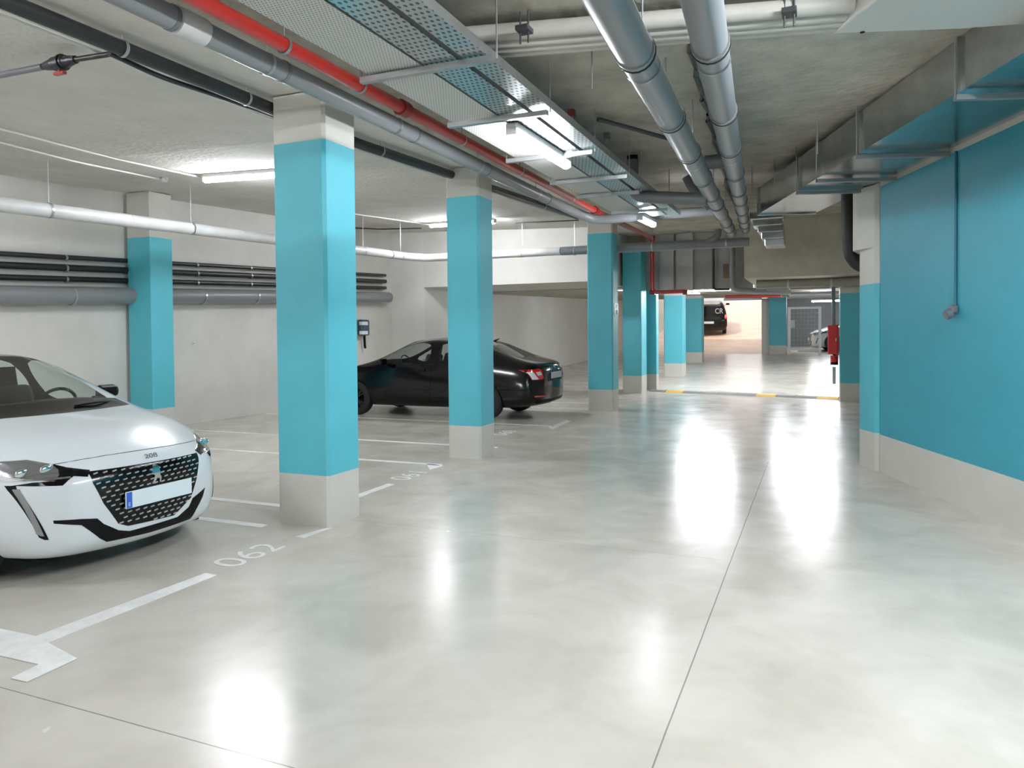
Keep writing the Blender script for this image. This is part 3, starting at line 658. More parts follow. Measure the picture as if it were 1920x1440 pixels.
# ------------------------------------------------------------------ speed bump at the threshold
a = G(1221, 734); b = G(1574, 748.5); a.z = b.z = 0
sb = tag(empty('speed_bump', a), 'low speed bump of grey and yellow segments across the lane', 'speed bump'); n = 10; d = (b-a)
cols = [GREYR, YELLOW, GREYR, GREYR, GREYR, GREYR, YELLOW, GREYR, GREYR, YELLOW]
for i in range(n):
    bm = BM(); p0 = d*(i/n); p1 = d*((i+.985)/n); s = Vector((-d.y, d.x, 0)).normalized()
    A = []; B = []
    for k, (w, h) in enumerate(((-.16, .002), (-.1, .04), (-.04, .055), (.04, .055), (.1, .04), (.16, .002))):
        A.append(bm.verts.new(p0+s*w+Vector((0, 0, h)))); B.append(bm.verts.new(p1+s*w+Vector((0, 0, h))))
    for k in range(5): bm.faces.new((A[k], A[k+1], B[k+1], B[k]))
    bm.faces.new(A); bm.faces.new(B[::-1]); bm.faces.new((A[0], A[-1], B[-1], B[0])); link('segment', bm, cols[i], sb)

# ------------------------------------------------------------------ fire hose cabinet and extinguisher
c0 = Vector((.22, 17.2, 0))
a = PY(1552, 610, 17.2); b = PY(1571, 664, 17.2)
fc = tag(empty('fire_hose_cabinet', ((a.x+b.x)/2, 17.2, b.z)), 'red fire hose cabinet beside the teal pillar right of the gate', 'fire cabinet')
w = b.x-a.x; h = a.z-b.z
bm = BM(); bx(bm, (-w/2, -.1, 0), (w/2+.02, .14, h)); link('cabinet_case', bm, CABRED, fc, bevel=.01)
bm = BM(); bx(bm, (-w/2+.015, -.112, .02), (w/2-.015, -.1, h-.02)); dr = link('door', bm, CABRED, fc, bevel=.006)
bm = BM(); bx(bm, (w/2-.05, -.13, h*.45), (w/2-.03, -.112, h*.55)); link('handle', bm, ZINC, dr)
p = PY(1564, 673, 17.2)
ex = tag(empty('fire_extinguisher', (p.x, 17.15, PY(1564, 684, 17.15).z-.0)), 'red fire extinguisher hung under the fire hose cabinet', 'fire extinguisher')
bm = BM(); cyl(bm, (0, 0, .06), (0, 0, .2), .075, 20); link('cylinder', bm, CABRED, ex, smooth=True)
bm = BM(); cyl(bm, (0, 0, 0), (0, 0, .06), .078, 20); link('foot_ring', bm, MATTB, ex, smooth=True)
bm = BM(); cyl(bm, (0, 0, .2), (0, 0, .225), .03, 14); box(bm, (.05, 0, .215), (.1, .02, .015)); link('valve_head', bm, MATTB, ex)
a = PY(1562, 552, 17.35); 
pipe('riser_pipe', [(PY(1563, 552, 17.35).x, 17.35, 2.66), (PY(1563, 606, 17.35).x, 17.35, 1.6)], .04, PVCD, 'dark riser pipe above the fire hose cabinet')
bm = BM(); a = PY(1561, 690, 17.3); b = PY(1567, 714, 17.3); bx(bm, (a.x, 17.25, .35), (b.x, 17.33, .72)); link('hose_tail', bm, PLATEG, fc); 
C.objects['hose_tail'].location = -fc.location

# ------------------------------------------------------------------ pipes under the low ceiling
for x0, x1, yy, z, r, m_, l in ((-1.25, 1.5, 16.8, 2.53, .1, mat('brown_grey_pipe', (140, 136, 124), .5), 'fat brown-grey pipe hung just under the beige beam'), (-1.1, 1.5, 17.75, 2.5, .055, PVCD, 'thinner dark pipe under the beige beam, behind the fat brown-grey one')):
    o = pipe('overhead_pipe', [(x0, yy, z), (x1, yy, z)], r, m_, l)
    for x in (-.6, .25):
        bm = BM(); cyl(bm, (x, yy, z), (x, yy, 2.645), .006, 8); cyl(bm, (x-.02, yy, z), (x+.02, yy, z), r+.006, 18); link('hanger', bm, ZINC, o)
a = PY(1345, 535, 19.6); 
pipe('overhead_pipe', [(PY(1373, 440, 18.3).x, 18.25, 3.6), (PY(1373, 440, 18.3).x, 18.25, 2.5), (PY(1440, 536, 18.6).x, 18.6, 2.46), (PY(1480, 540, 19).x, 19.0, 2.46)], .075, PVC, 'grey pipe coming down the beam face and turning right under it', bend=.2)
pipe('overhead_pipe', [(PY(1337, 440, 18.3).x, 18.35, 3.6), (PY(1337, 440, 18.3).x, 18.35, 2.53), (PY(1372, 525, 18.3).x-.05, 18.35, 2.53)], .03, BLACKP, 'thin black pipe turning at the foot of the beam face', bend=.08)
a = PY(1360, 543, 30); b = PY(1465, 541, 30)
pipe('sprinkler_branch', [(a.x, 30, 2.86), (b.x, 30, 2.84)], .06, RED, 'red pipe under the low ceiling in front of the ramp shutter')
for (x, y, l) in ((1428, 548, 'grey pipe hugging the low ceiling right of the starry lamp'),):
    a = PY(1480, 550, 26); pipe('overhead_pipe', [(a.x, 26, 2.68), (4, 26, 2.68)], .09, PVCD, l)
# rolled shutter above the ramp
a = PY(1357, 540, 35.5); b = PY(1428, 562, 35.5)
sh = tag(empty('roller_shutter', (a.x, 35.5, b.z)), 'rolled-up metal shutter box above the right half of the ramp', 'shutter')
w = b.x-a.x
bm = BM(); bx(bm, (0, 0, 0), (w, .16, FCZ(35.5)-.01-b.z)); link('shutter_box', bm, SHUT, sh, bevel=.01)
for i in range(9):
    bm = BM(); x = w*(.08+.1*i); bx(bm, (x, -.02, .12), (x+.07, 0, .36)); link('shutter_gleam', bm, PLATEW, sh)  # white bars stand in for vertical gleams on the shutter metal
# metal gate
a = FF(1477, 665); b = FF(1540, 665)
gt = tag(empty('metal_gate', a), 'grey steel frame gate with wire mesh at the far end', 'gate'); w = b.x-a.x; zt_ = PY(1477, 576, a.y).z-a.z
for x in (0, w-.12): bm = BM(); bx(bm, (x, 0, 0), (x+.12, .1, zt_)); link('gate_post', bm, STEEL, gt)
bm = BM(); bx(bm, (.12, 0, zt_-.09), (w-.12, .1, zt_)); bx(bm, (.12, 0, .2), (w-.12, .1, .3)); link('gate_rail', bm, STEEL, gt)
bm = BM()
for i in range(1, 8): cyl(bm, (.12+(w-.24)*i/8, .05, .3), (.12+(w-.24)*i/8, .05, zt_-.09), .002, 6)
for i in range(1, 10): cyl(bm, (.12, .05, .3+(zt_-.4)*i/10), (w-.12, .05, .3+(zt_-.4)*i/10), .002, 6)
link('wire_mesh', bm, ZINC, gt)
bm = BM(); bx(bm, (.12, -.03, 1.2), (.3, .0, 1.55)); link('lock_box', bm, PLATEG, gt)
# pale kerb behind the gate
bm = BM(); bx(bm, (-.9, 37.3, fz(37.3)-.01), (.1, 38.4, fz(37.3)+.14)); tag(link('kerb_slab', bm, PALE, bevel=.02), 'pale concrete kerb slab on the floor behind the gate', 'slab')

# ------------------------------------------------------------------ cars
def car_shell(st, glassrows, W, creases=.75):
    """st: list of (s, sweep, zu, ys, ym, zm, yb, zb, yr, zr, zc); local x forward (front at 0), y left, z up"""
    bm = BM(); rings = []
    cl = bm.edges.layers.float.new('crease_edge')
    for (s, sw, zu, ys, ym, zm, yb, zb, yr, zr, zc) in st:
        half = [(0, zu), (ys*.8, zu), (ys, zu+.04), (ym*.99, zu+(zm-zu)*.5), (ym, zm), (yb, zb), (yr, zr), (yr*.86, zr+(zc-zr)*.34), (yr*.46, zr+(zc-zr)*.84), (0, zc)]
        ring = []
        for y, z in half: ring.append(bm.verts.new((-(s+sw*(abs(y)/W)**2.6), y, z)))
        left = ring; right = [None]*10
        for i in range(1, 9): right[i] = bm.verts.new((left[i].co.x, -left[i].co.y, left[i].co.z))
        right[0] = left[0]; right[9] = left[9]
        rings.append((left, right))
    for (A, B), (A2, B2), k in zip(rings, rings[1:], range(99)):
        for side in (0, 1):
            a = (A, B)[side]; b = (A2, B2)[side]
            for i in range(9):
                vs = (a[i], a[i+1], b[i+1], b[i])
                f = bm.faces.new(vs if side else vs[::-1])
                if k in glassrows and i in glassrows[k]: f.material_index = 1
    for (A, B), sgn in ((rings[0], 1), (rings[-1], -1)):
        for side in (A, B):
            for i in range(4):
                vs = [side[i], side[9-i], side[8-i], side[i+1]]
                if i == 4: continue
                bm.faces.new(vs)
    bmesh.ops.recalc_face_normals(bm, faces=bm.faces)
    for e in bm.edges:
        if len(e.link_faces) == 2 and e.link_faces[0].material_index != e.link_faces[1].material_index: e[cl] = creases
    return bm
def eval_mesh(o):
    dg = bpy.context.evaluated_depsgraph_get(); return bpy.data.meshes.new_from_object(o.evaluated_get(dg))
def make_body(name, st, glassrows, W, paint_m, glass_m, axles, parent, wr=.36, side_names=None):
    bm = car_shell(st, glassrows, W)
    o = link(name, bm, [paint_m, glass_m], None)
    ss = o.modifiers.new('s', 'SUBSURF'); ss.levels = 3; ss.render_levels = 3
    cb = BM()
    for ax in axles:
        for s in (-1, 1): cyl(cb, (-ax, s*.5, .32), (-ax, s*1.2, .32), wr, 48)
    cut = link('cutter', cb, MATTB)
    b = o.modifiers.new('b', 'BOOLEAN'); b.object = cut; b.operation = 'DIFFERENCE'; b.solver = 'EXACT'
    me = eval_mesh(o); bpy.data.objects.remove(cut)
    full = bmesh.new(); full.from_mesh(me); tree = BVHTree.FromBMesh(full)
    old = o.data; bpy.data.objects.remove(o)
    parts = []
    g = full.copy()
    bmesh.ops.delete(full, geom=[f for f in full.faces if f.material_index == 1], context='FACES')
    bmesh.ops.delete(g, geom=[f for f in g.faces if f.material_index != 1], context='FACES')
    for f in full.faces: f.smooth = True; f.material_index = 0
    me2 = bpy.data.meshes.new(name); full.to_mesh(me2); full.free()
    body = bpy.data.objects.new(name, me2); C.objects.link(body); me2.materials.append(paint_m); body.parent = parent
    try: me2.set_sharp_from_angle(angle=math.radians(38))
    except Exception: pass
    # each pane its own part
    g.verts.ensure_lookup_table(); seen = set(); islands = []
    for v in g.verts:
        if v.index in seen: continue
        stack = [v]; isl = []; seen.add(v.index)
        while stack:
            x = stack.pop(); isl.append(x)
            for e in x.link_edges:
                y = e.other_vert(x)
                if y.index not in seen: seen.add(y.index); stack.append(y)
        islands.append(isl)
    for isl in islands:
        b2 = bmesh.new(); mp = {v: b2.verts.new(v.co) for v in isl}; done = set()
        for v in isl:
            for f in v.link_faces:
                if f.index in done: continue
                done.add(f.index); nf = b2.faces.new([mp[x] for x in f.verts]); nf.smooth = True
        c = sum((v.co for v in isl), Vector())/len(isl)
        nm = 'side_window' if abs(c.y) > .45 else ('windscreen' if c.x > -2.2 else 'rear_window')
        m3 = bpy.data.meshes.new(nm); b2.to_mesh(m3); b2.free(); po = bpy.data.objects.new(nm, m3); C.objects.link(po); m3.materials.append(glass_m); po.parent = parent
    g.free()
    return body, tree
def wheel(parent, x, side, track, r=.315, w=.2, spokes=5, rim=None):
    t = empty('wheel', (-x, side*track, r)); t.parent = parent
    bm = BM(); n = 40; prof = [(r*.66, -.09), (r*.9, -.1), (r, -.07), (r, .07), (r*.9, .1), (r*.66, .09)]
    rings = [[bm.verts.new((a*math.cos(2*PI*i/n), b*w/.2, a*math.sin(2*PI*i/n))) for a, b in prof] for i in range(n)]
    for i in range(n):
        A, B = rings[i], rings[(i+1) % n]
        for k in range(6): bm.faces.new((A[k], A[(k+1) % 6], B[(k+1) % 6], B[k]))
    link('tyre', bm, TYRE, t, smooth=True)
    bm = BM(); y = side*.07
    for i in range(spokes):
        an = 2*PI*i/spokes
        for da in (-.16, .16):
            bar(bm, (0, y, 0), (math.cos(an+da)*r*.64, y, math.sin(an+da)*r*.64), .03, r*.12, up=(0, 1, 0))
    cyl(bm, (0, y-.02*side, 0), (0, y+.015*side, 0), r*.17, 20)
    for i in range(n):
        a0, a1 = 2*PI*i/n, 2*PI*(i+1)/n
        q = [[(R*math.cos(a), yy, R*math.sin(a)) for a in (a0, a1)] for R, yy in ((r*.68, y-.06*side), (r*.68, y+.01*side), (r*.62, y+.01*side), (r*.62, y-.06*side))]
        for k in range(3): quad(bm, q[k][0], q[k][1], q[k+1][1], q[k+1][0])
    link('rim', bm, rim or ALLOY, t, bevel=.004)
    bm = BM(); cyl(bm, (0, y-.1*side, 0), (0, y-.06*side, 0), r*.67, 32); link('brake_disc', bm, MATTB, t)
    return t
def patch(name, outline, tree, axis, m, parent, off=.004, grid=.02, depth=.02, sgn=1):
    """conforming inlay: outline in (y,z) for axis 'x' or (x,z) for axis 'y'"""
    pts = [Vector(p) for p in outline]
    dense = []
    for i, p in enumerate(pts):
        q = pts[(i+1) % len(pts)]; n = max(1, int((q-p).length/grid))
        for j in range(n): dense.append(p.lerp(q, j/n))
    x0 = min(p.x for p in dense); x1 = max(p.x for p in dense); y0 = min(p.y for p in dense); y1 = max(p.y for p in dense)
    nb = len(dense); allp = list(dense)
    def inside(q):
        c = False
        for i in range(nb):
            a, b = dense[i], dense[i-1]
            if (a.y > q.y) != (b.y > q.y) and q.x < (b.x-a.x)*(q.y-a.y)/(b.y-a.y)+a.x: c = not c
        return c
    i = x0+grid/2
    while i < x1:
        j = y0+grid/2
        while j < y1:
            q = Vector((i, j))
            if inside(q) and min((q-d).length for d in dense) > grid*.45: allp.append(q)
            j += grid
        i += grid
    r = geometry.delaunay_2d_cdt(allp, [], [list(range(nb))], 1, 1e-5)
    bm = BM(); vs = []; last = None
    for q in r[0]:
        if axis == 'x': org = Vector((2*sgn-2.0*(sgn < 0)*2, q.x, q.y)); dr = Vector((-sgn, 0, 0))
        else: org = Vector((q.x, 3*sgn, q.y)); dr = Vector((0, -sgn, 0))
        if axis == 'x' and sgn < 0: org = Vector((-8, q.x, q.y))
        h = tree.ray_cast(org, dr)
        if h[0] is None:
            h = tree.find_nearest(org+dr*(last if last else 2.2)); co = h[0]
        else:
            co = h[0]; last = (co-org).length
        vs.append(bm.verts.new(co-dr*off))
    for f in r[2]:
        try: bm.faces.new([vs[i] for i in f])
        except ValueError: pass
    be = [e for e in bm.edges if len(e.link_faces) == 1]
    ex = bmesh.ops.extrude_edge_only(bm, edges=be)
    dv = Vector((-sgn, 0, 0)) if axis == 'x' else Vector((0, -sgn, 0))
    for g in ex['geom']:
        if isinstance(g, bmesh.types.BMVert): g.co += dv*depth
    for f in bm.faces: f.smooth = True
    o = link(name, bm, m, parent)
    try: o.data.set_sharp_from_angle(angle=math.radians(50))
    except Exception: pass
    return o
def interior(parent, cowl, seat_x, zs=0, w=.62, steer=.36):
    bm = BM(); prism(bm, [(-cowl-.1, -w), (-cowl-.1, w), (-cowl-.55, w), (-cowl-.55, -w)], .6, [.9, .9, .93, .93]); link('dashboard', bm, MATTB, parent, bevel=.03)
    for sx in (seat_x, seat_x+.85):
        for s in (-.36, .36):
            bm = BM(); box(bm, (-sx, s, .5+zs), (.5, .5, .18)); M_ = Matrix.Translation((-sx-.3, s, .82+zs)) @ Matrix.Rotation(-.3, 4, 'Y'); box(bm, None, (.14, .48, .62), M=M_)
            so = link('seat', bm, SEAT, parent, bevel=.05)
            M_ = Matrix.Translation((-sx-.42, s, 1.19+zs)) @ Matrix.Rotation(-.2, 4, 'Y'); bm = BM(); box(bm, None, (.09, .26, .17), M=M_); 
            for k in (-.06, .06): cyl(bm, (-sx-.38, s+k, 1.05+zs), (-sx-.41, s+k, 1.15+zs), .007, 8)
            link('headrest', bm, SEAT, so, bevel=.035)
    bm = BM(); n = 28; c0 = Vector((-cowl-.62, steer, .95)); R1 = .18
    pts = [c0+Vector((math.sin(2*PI*i/n)*R1*.35, math.cos(2*PI*i/n)*R1, math.sin(2*PI*i/n)*R1*.93)) for i in range(n+1)]
    tube(bm, pts, .014, 8, 0); bar(bm, c0-Vector((0, .17, 0)), c0+Vector((0, .17, 0)), .03, .04); link('steering_wheel', bm, MATTB, parent, smooth=True)
def mirror(parent, x, y, z, m):
    for s in (-1, 1):
        bm = BM(); box(bm, (-x, s*(y+.1), z), (.1, .2, .13))
        for v in bm.verts:
            if v.co.x > -x: v.co.z = z+(v.co.z-z)*.7; v.co.y -= s*.02
        o = link('door_mirror', bm, m, parent, bevel=.035); bm = BM(); bar(bm, (-x, s*(y-.04), z-.05), (-x, s*(y+.05), z-.04), .05, .03); link('mirror_arm', bm, MATTB, o)

# ---- white hatchback
HW = .873
hatch = [
 (0.00, .36, .26, .50, .56, .44, .56, .57, .49, .615, .63),
 (0.02, .38, .205, .60, .67, .43, .66, .61, .59, .66, .68),
 (0.07, .41, .15, .68, .765, .45, .75, .665, .67, .705, .735),
 (0.20, .40, .135, .73, .825, .50, .785, .745, .71, .775, .80),
 (0.45, .30, .135, .79, .862, .55, .80, .835, .71, .87, .885),
 (0.80, .22, .16, .79, .870, .58, .785, .91, .67, .94, .96),
 (1.00, .26, .17, .79, .870, .58, .775, .95, .645, .985, 1.005),
 (1.90, .20, .17, .79, .870, .58, .79, .965, .535, 1.345, 1.40),
 (2.34, .06, .17, .79, .870, .58, .79, .975, .53, 1.37, 1.43),
 (2.42, .06, .17, .79, .870, .58, .79, .975, .528, 1.37, 1.43),
 (3.05, .0, .17, .79, .870, .58, .785, .99, .52, 1.35, 1.42),
 (3.25, .0, .18, .79, .870, .58, .78, 1.0, .52, 1.325, 1.405),
 (3.55, -.05, .2, .78, .868, .60, .77, 1.0, .51, 1.27, 1.36),
 (3.86, -.12, .23, .76, .85, .62, .74, .95, .60, 1.01, 1.05),
 (3.98, -.18, .28, .70, .80, .60, .70, .86, .60, .89, .91),
 (4.05, -.2, .38, .55, .66, .58, .62, .74, .5, .77, .78)]
hg = {6: (5, 7, 8), 7: (5,), 9: (5,), 10: (), 12: (7, 8)}
hb = tag(empty('hatchback_car', (-4.12, 3.60, 0), math.radians(-2)), 'white hatchback with black studded grille parked nose-out in the left bay', 'car')
bpy.context.view_layer.update()
body, tree = make_body('body', hatch, hg, HW, CARW, GLASS, (.83, 3.37), hb)
HM = hb.matrix_world.inverted()
def hp(x, y):                                            # photograph point on the bodywork -> car-local (y,z)
    o = HM @ EYE; d = (HM.to_3x3() @ ray(x, y)).normalized(); h = tree.ray_cast(o, d)
    if h[0] is None: h = tree.find_nearest(o+d*((Vector((0, 0, .5))-o).dot(d)))
    return h[0]
def HO(pts): return [(q.y, q.z) for q in (hp(x, y) for x, y in pts)]
mirr = lambda pl: [(-a, b) for a, b in pl]
grille = HO([(163, 884), (188, 881), (278, 867), (368, 848.5), (372, 860), (368, 898), (357.5, 933), (326, 966), (240, 986), (222, 982), (194, 944), (174, 906)])
gr = patch('grille', grille, tree, 'x', GLOSSB, hb, .003)
# studs in the grille
bm = BM(); ys_ = [p[0] for p in grille]; zs_ = [p[1] for p in grille]
def inpoly(q, poly, mrg=0):
    c = False; n = len(poly)
    for i in range(n):
        a, b = poly[i], poly[i-1]
        if (a[1] > q[1]) != (b[1] > q[1]) and q[0] < (b[0]-a[0])*(q[1]-a[1])/(b[1]-a[1])+a[0]: c = not c
    return c
rows = 13; z0, z1 = min(zs_), max(zs_)
for r_ in range(rows):
    z = z0+.015+(z1-z0-.03)*r_/(rows-1)
    y = min(ys_)-.02+(.027 if r_ % 2 else 0)
    while y < max(ys_):
        if inpoly((y-.012, z), grille) and inpoly((y+.014, z), grille) and inpoly((y, z-.008), grille) and inpoly((y, z+.008), grille):
            h = tree.ray_cast(Vector((2, y, z)), Vector((-1, 0, 0)))
            if h[0]: 
                vs = box(bm, (h[0].x+.006, y, z), (.008, .026, .0075))
                for v in vs: v.co.z += (v.co.y-y)*.15
        y += .054
for f in bm.faces: f.material_index = 1
st_me = bpy.data.meshes.new('studs'); bm.to_mesh(st_me); bm.free()
b3 = bmesh.new(); b3.from_mesh(gr.data); b3.from_mesh(st_me); b3.to_mesh(gr.data); b3.free(); gr.data.materials.append(SILVER)
intake = HO([(99.6, 976), (152.8, 973), (182, 972), (194, 982), (222, 994), (243, 995.5), (333, 969), (354, 950), (361, 934), (384, 914), (380, 930), (368, 954), (356, 973), (278, 999), (199.6, 1016), (187.5, 1010), (152.8, 984.7), (100.7, 982)])
patch('lower_intake', intake, tree, 'x', MATTB, hb, .003)
drl = HO([(7.5, 911), (14, 920), (73, 1008), (83, 1012.5), (91, 1012.5), (31, 917), (29, 911)])
head = HO([(2, 855.5), (50, 862), (95, 870), (108, 880), (110, 890), (100, 903), (40, 908), (2, 908)])
lo_ = min(head, key=lambda p: p[0]); 
head = [p for p in head if p[0] > -.76]
head = [(-.80, .775)]+head[1:-1]+[(-.79, .70)] if head[0][1] > head[-1][1] else [(-.79, .70)]+head[1:-1]+[(-.80, .775)]
bez = HO([(98, 870), (125, 876), (168, 881), (164, 894), (138, 892.5), (128, 900), (117, 910.5), (60, 912), (20, 911), (60, 905), (100, 902), (108, 890)])
for pl in (drl, mirr(drl)):
    o = patch('running_light', pl, tree, 'x', MATTB, hb, .004)
    c = [sum(p[k] for p in pl)/len(pl) for k in (0, 1)]; inner = [(c[0]+(p[0]-c[0])*.72, c[1]+(p[1]-c[1])*.86) for p in pl]; patch('light_strip', inner, tree, 'x', mat('grey_lens', (120, 122, 124), .15, coat=1), o, .007)
for pl in (bez, mirr(bez)): patch('headlight_bezel', pl, tree, 'x', GLOSSB, hb, .003)
for pl in (head, mirr(head)):
    o = patch('headlight', pl, tree, 'x', mat('headlight_grey', (128, 130, 134), .18, coat=1, metal=.75), hb, .005)
    c = [sum(p[k] for p in pl)/len(pl) for k in (0, 1)]; s = 1 if c[0] > 0 else -1
    for dy, dz, rr in ((-.16, -.022, .04), (-.05, -.016, .036), (.05, -.012, .036)):
        yy, zz = c[0]-s*dy, c[1]+dz+(.01 if dy > 0 else 0); h = tree.ray_cast(Vector((2, yy, zz)), Vector((-1, 0, 0)))
        if h[0]:
            bm = BM(); bmesh.ops.create_uvsphere(bm, u_segments=16, v_segments=10, radius=rr)
            for v in bm.verts: v.co = Vector((v.co.x*.45, v.co.y*1.3, v.co.z*.8))+h[0]+Vector((-.002, 0, 0))
            link('lamp_projector', bm, CHROME, o, smooth=True)
    dpl = [p for p in pl]; zmin = min(p[1] for p in pl)
    strip = [(c[0]-.15, zmin+.012), (c[0]+.12, zmin+.012), (c[0]+.12, zmin+.022), (c[0]-.15, zmin+.022)]; patch('chrome_strip', strip, tree, 'x', CHROME, o, .008)
# bonnet shut line
def seam(pts, parent, tree, axis='x', r=.0028, name='bonnet_seam', sgn=1, lift=.0):
    bm = BM(); P_ = []
    for i in range(len(pts)-1):
        a, b = Vector(pts[i]), Vector(pts[i+1]); n = max(2, int((b-a).length/.03))
        for j in range(n): P_.append(a.lerp(b, j/n))
    P_.append(Vector(pts[-1])); Q = []
    for q in P_:
        if axis == 'x': h = tree.ray_cast(Vector((2, q.x, q.y)), Vector((-1, 0, 0)))
        elif axis == 'z': h = tree.ray_cast(Vector((q.x, q.y, 3)), Vector((0, 0, -1)))
        else: h = tree.ray_cast(Vector((q.x, 3*sgn, q.y)), Vector((0, -sgn, 0)))
        if h[0]: Q.append(h[0]+h[1]*lift)
    if len(Q) > 2: tube(bm, Q, r, 6, 0); link(name, bm, MATTB, parent)
    else: bm.free()
sl = HO([(100, 871), (150, 862), (200, 853.5), (250, 846), (300, 838.5), (335, 832.5), (365, 826)])
seam(sl, hb, tree)
# number plate, emblem, badge
c = hp(291, 925); pz = c.z; py_ = 0.01
pt = empty('number_plate', (c.x+.012, py_, pz)); pt.parent = hb
bm = BM(); bx(bm, (-.004, -.26, -.055), (.006, .26, .055)); link('plate_panel', bm, PLATEW, pt, bevel=.004)
bm = BM(); bx(bm, (.006, -.256, -.051), (.0075, -.215, .051)); link('country_strip', bm, EUBLUE, pt)
text_obj('country_letter', 'E', .035, PLATEW, pt, .001, RX, (.0085, -.236, -.028))
e = hp(290, 888)
lion = [(-.02, .05), (.0, .062), (.02, .056), (.034, .045), (.03, .03), (.036, .012), (.032, -.01), (.042, -.03), (.036, -.058), (.026, -.06), (.028, -.035), (.012, -.022), (-.002, -.042), (-.02, -.062), (-.034, -.06), (-.016, -.036), (-.008, -.008), (-.02, .0), (-.036, .002), (-.034, .012), (-.018, .016), (-.032, .024), (-.036, .034), (-.022, .032)]
patch('lion_emblem', [(e.y+a, e.z+b) for a, b in lion], tree, 'x', CHROME, hb, .014, grid=.008)
g2 = hp(278, 855); t_ = text_obj('model_badge', '208', .045, CHROME, hb, .003, Matrix(((0, 0, 1), (1, 0, 0), (0, 1, 0))) @ Matrix.Rotation(-.45, 3, 'X'), (g2.x+.008, 0, g2.z), sx=1.5)
interior(hb, 1.0, 1.95)
mirror(hb, 1.74, .82, 1.05, MATTB)
bm = BM(); prism(bm, [(-.3, -.6), (-.3, .6), (-3.8, .7), (-3.8, -.7)], .125, .148); link('shade_panel', bm, MATTB, hb)  # dark panel added under the car to deepen the shadow there
for ax in (.83, 3.37):
    for s in (-1, 1): wheel(hb, ax, s, .745)
bm = BM(); tube(bm, [(-1.02, .12, 1.02), (-1.05, .35, 1.03), (-1.15, .55, 1.01)], .008, 6); link('wiper', bm, MATTB, hb)
patch('cowl_panel', [(-.60, .985), (.60, .985), (.575, 1.035), (.3, 1.065), (0, 1.075), (-.3, 1.065), (-.575, 1.035)], tree, 'x', GLOSSB, hb, .003)
# ---- black sedan (nose to the left wall)
SW = .905
sedan = [
 (0.00, .30, .36, .52, .60, .50, .58, .60, .52, .64, .66),
 (0.03, .32, .27, .64, .72, .48, .70, .64, .62, .69, .71),
 (0.10, .32, .21, .72, .82, .49, .80, .69, .70, .74, .765),
 (0.30, .30, .18, .78, .88, .54, .84, .79, .76, .82, .845),
 (0.70, .22, .17, .82, .90, .58, .84, .89, .77, .92, .94),
 (1.15, .24, .17, .82, .905, .6, .83, .965, .75, 1.0, 1.02),
 (1.98, .14, .17, .82, .905, .6, .83, .975, .62, 1.36, 1.415),
 (2.50, .05, .17, .82, .905, .6, .83, .985, .60, 1.39, 1.46),
 (2.60, .05, .17, .82, .905, .6, .83, .985, .598, 1.39, 1.46),
 (3.18, .0, .17, .82, .905, .6, .83, .995, .59, 1.36, 1.435),
 (3.45, -.02, .17, .82, .905, .6, .83, 1.0, .60, 1.31, 1.39),
 (3.62, -.04, .18, .82, .905, .6, .83, 1.005, .61, 1.25, 1.34),
 (4.18, -.12, .20, .81, .90, .62, .80, .985, .66, 1.06, 1.095),
 (4.50, -.18, .24, .79, .885, .62, .78, .94, .68, 1.005, 1.03),
 (4.60, -.2, .27, .76, .865, .60, .76, .88, .66, .95, .985),
 (4.64, -.2, .31, .70, .83, .58, .73, .80, .62, .86, .89),
 (4.665, -.2, .38, .58, .70, .56, .64, .70, .52, .74, .76)]
sg = {5: (5, 7, 8), 6: (5,), 8: (5,), 9: (), 11: (7, 8)}
sd = tag(empty('sedan_car', (-9.02, 12.42, 0), PI), 'black sedan with clear and red tail lamps parked nose-in behind the second pillar', 'car')
body, tr2 = make_body('body', sedan, sg, SW, CARB, GLASSD, (.93, 3.62), sd, wr=.36)
bpy.context.view_layer.update()
SM = sd.matrix_world.inverted()
def sp(x, y):
    o = SM @ EYE; d = (SM.to_3x3() @ ray(x, y)).normalized(); h = tr2.ray_cast(o, d); return h[0] if h[0] else tr2.find_nearest(o+d*12)[0]
# tail lamps (C-shaped red over clear)
tl = [(.84, .93), (.60, .95), (.54, .88), (.50, .74), (.60, .72), (.76, .72), (.83, .80)]
for s in (1, -1):
    f = lambda pl: [(s*a, b) for a, b in pl]
    o = patch('tail_lamp', f([(.80, .885), (.60, .905), (.55, .88), (.52, .73), (.58, .715), (.72, .715), (.78, .72)]), tr2, 'x', REDL, sd, .006, sgn=-1)
    patch('reverse_lens', f([(.69, .845), (.59, .855), (.565, .795), (.66, .785)]), tr2, 'x', CLEARL, o, .009, sgn=-1)
    patch('indicator_lens', f([(.79, .85), (.74, .855), (.70, .775), (.66, .725), (.72, .72), (.775, .722)]), tr2, 'x', CLEARL, o, .009, sgn=-1)
    patch('bumper_reflector', f([(.74, .44), (.45, .43), (.45, .41), (.74, .415)]), tr2, 'x', REDL, sd, .005, sgn=-1)
c = tr2.ray_cast(Vector((-9, 0, .76)), Vector((1, 0, 0)))[0]
pt = empty('number_plate', (c.x-.012, 0, .77), PI); pt.parent = sd
bm = BM(); bx(bm, (-.012, -.26, -.055), (.006, .26, .055)); link('plate_panel', bm, PLATEG, pt, bevel=.004)
patch('plate_recess', [(-.42, .86), (.42, .86), (.36, .67), (-.36, .67)], tr2, 'x', MATTB, sd, .002, sgn=-1)
patch('boot_badge', [(.03*math.cos(2*PI*i/16), .915+.03*math.sin(2*PI*i/16)) for i in range(16)], tr2, 'x', CHROME, sd, .008, grid=.01, sgn=-1)
patch('rear_apron', [(-.7, .36), (.7, .36), (.66, .30), (-.66, .30)], tr2, 'x', MATTB, sd, .004, sgn=-1)
interior(sd, 1.15, 2.0, .03, .66)
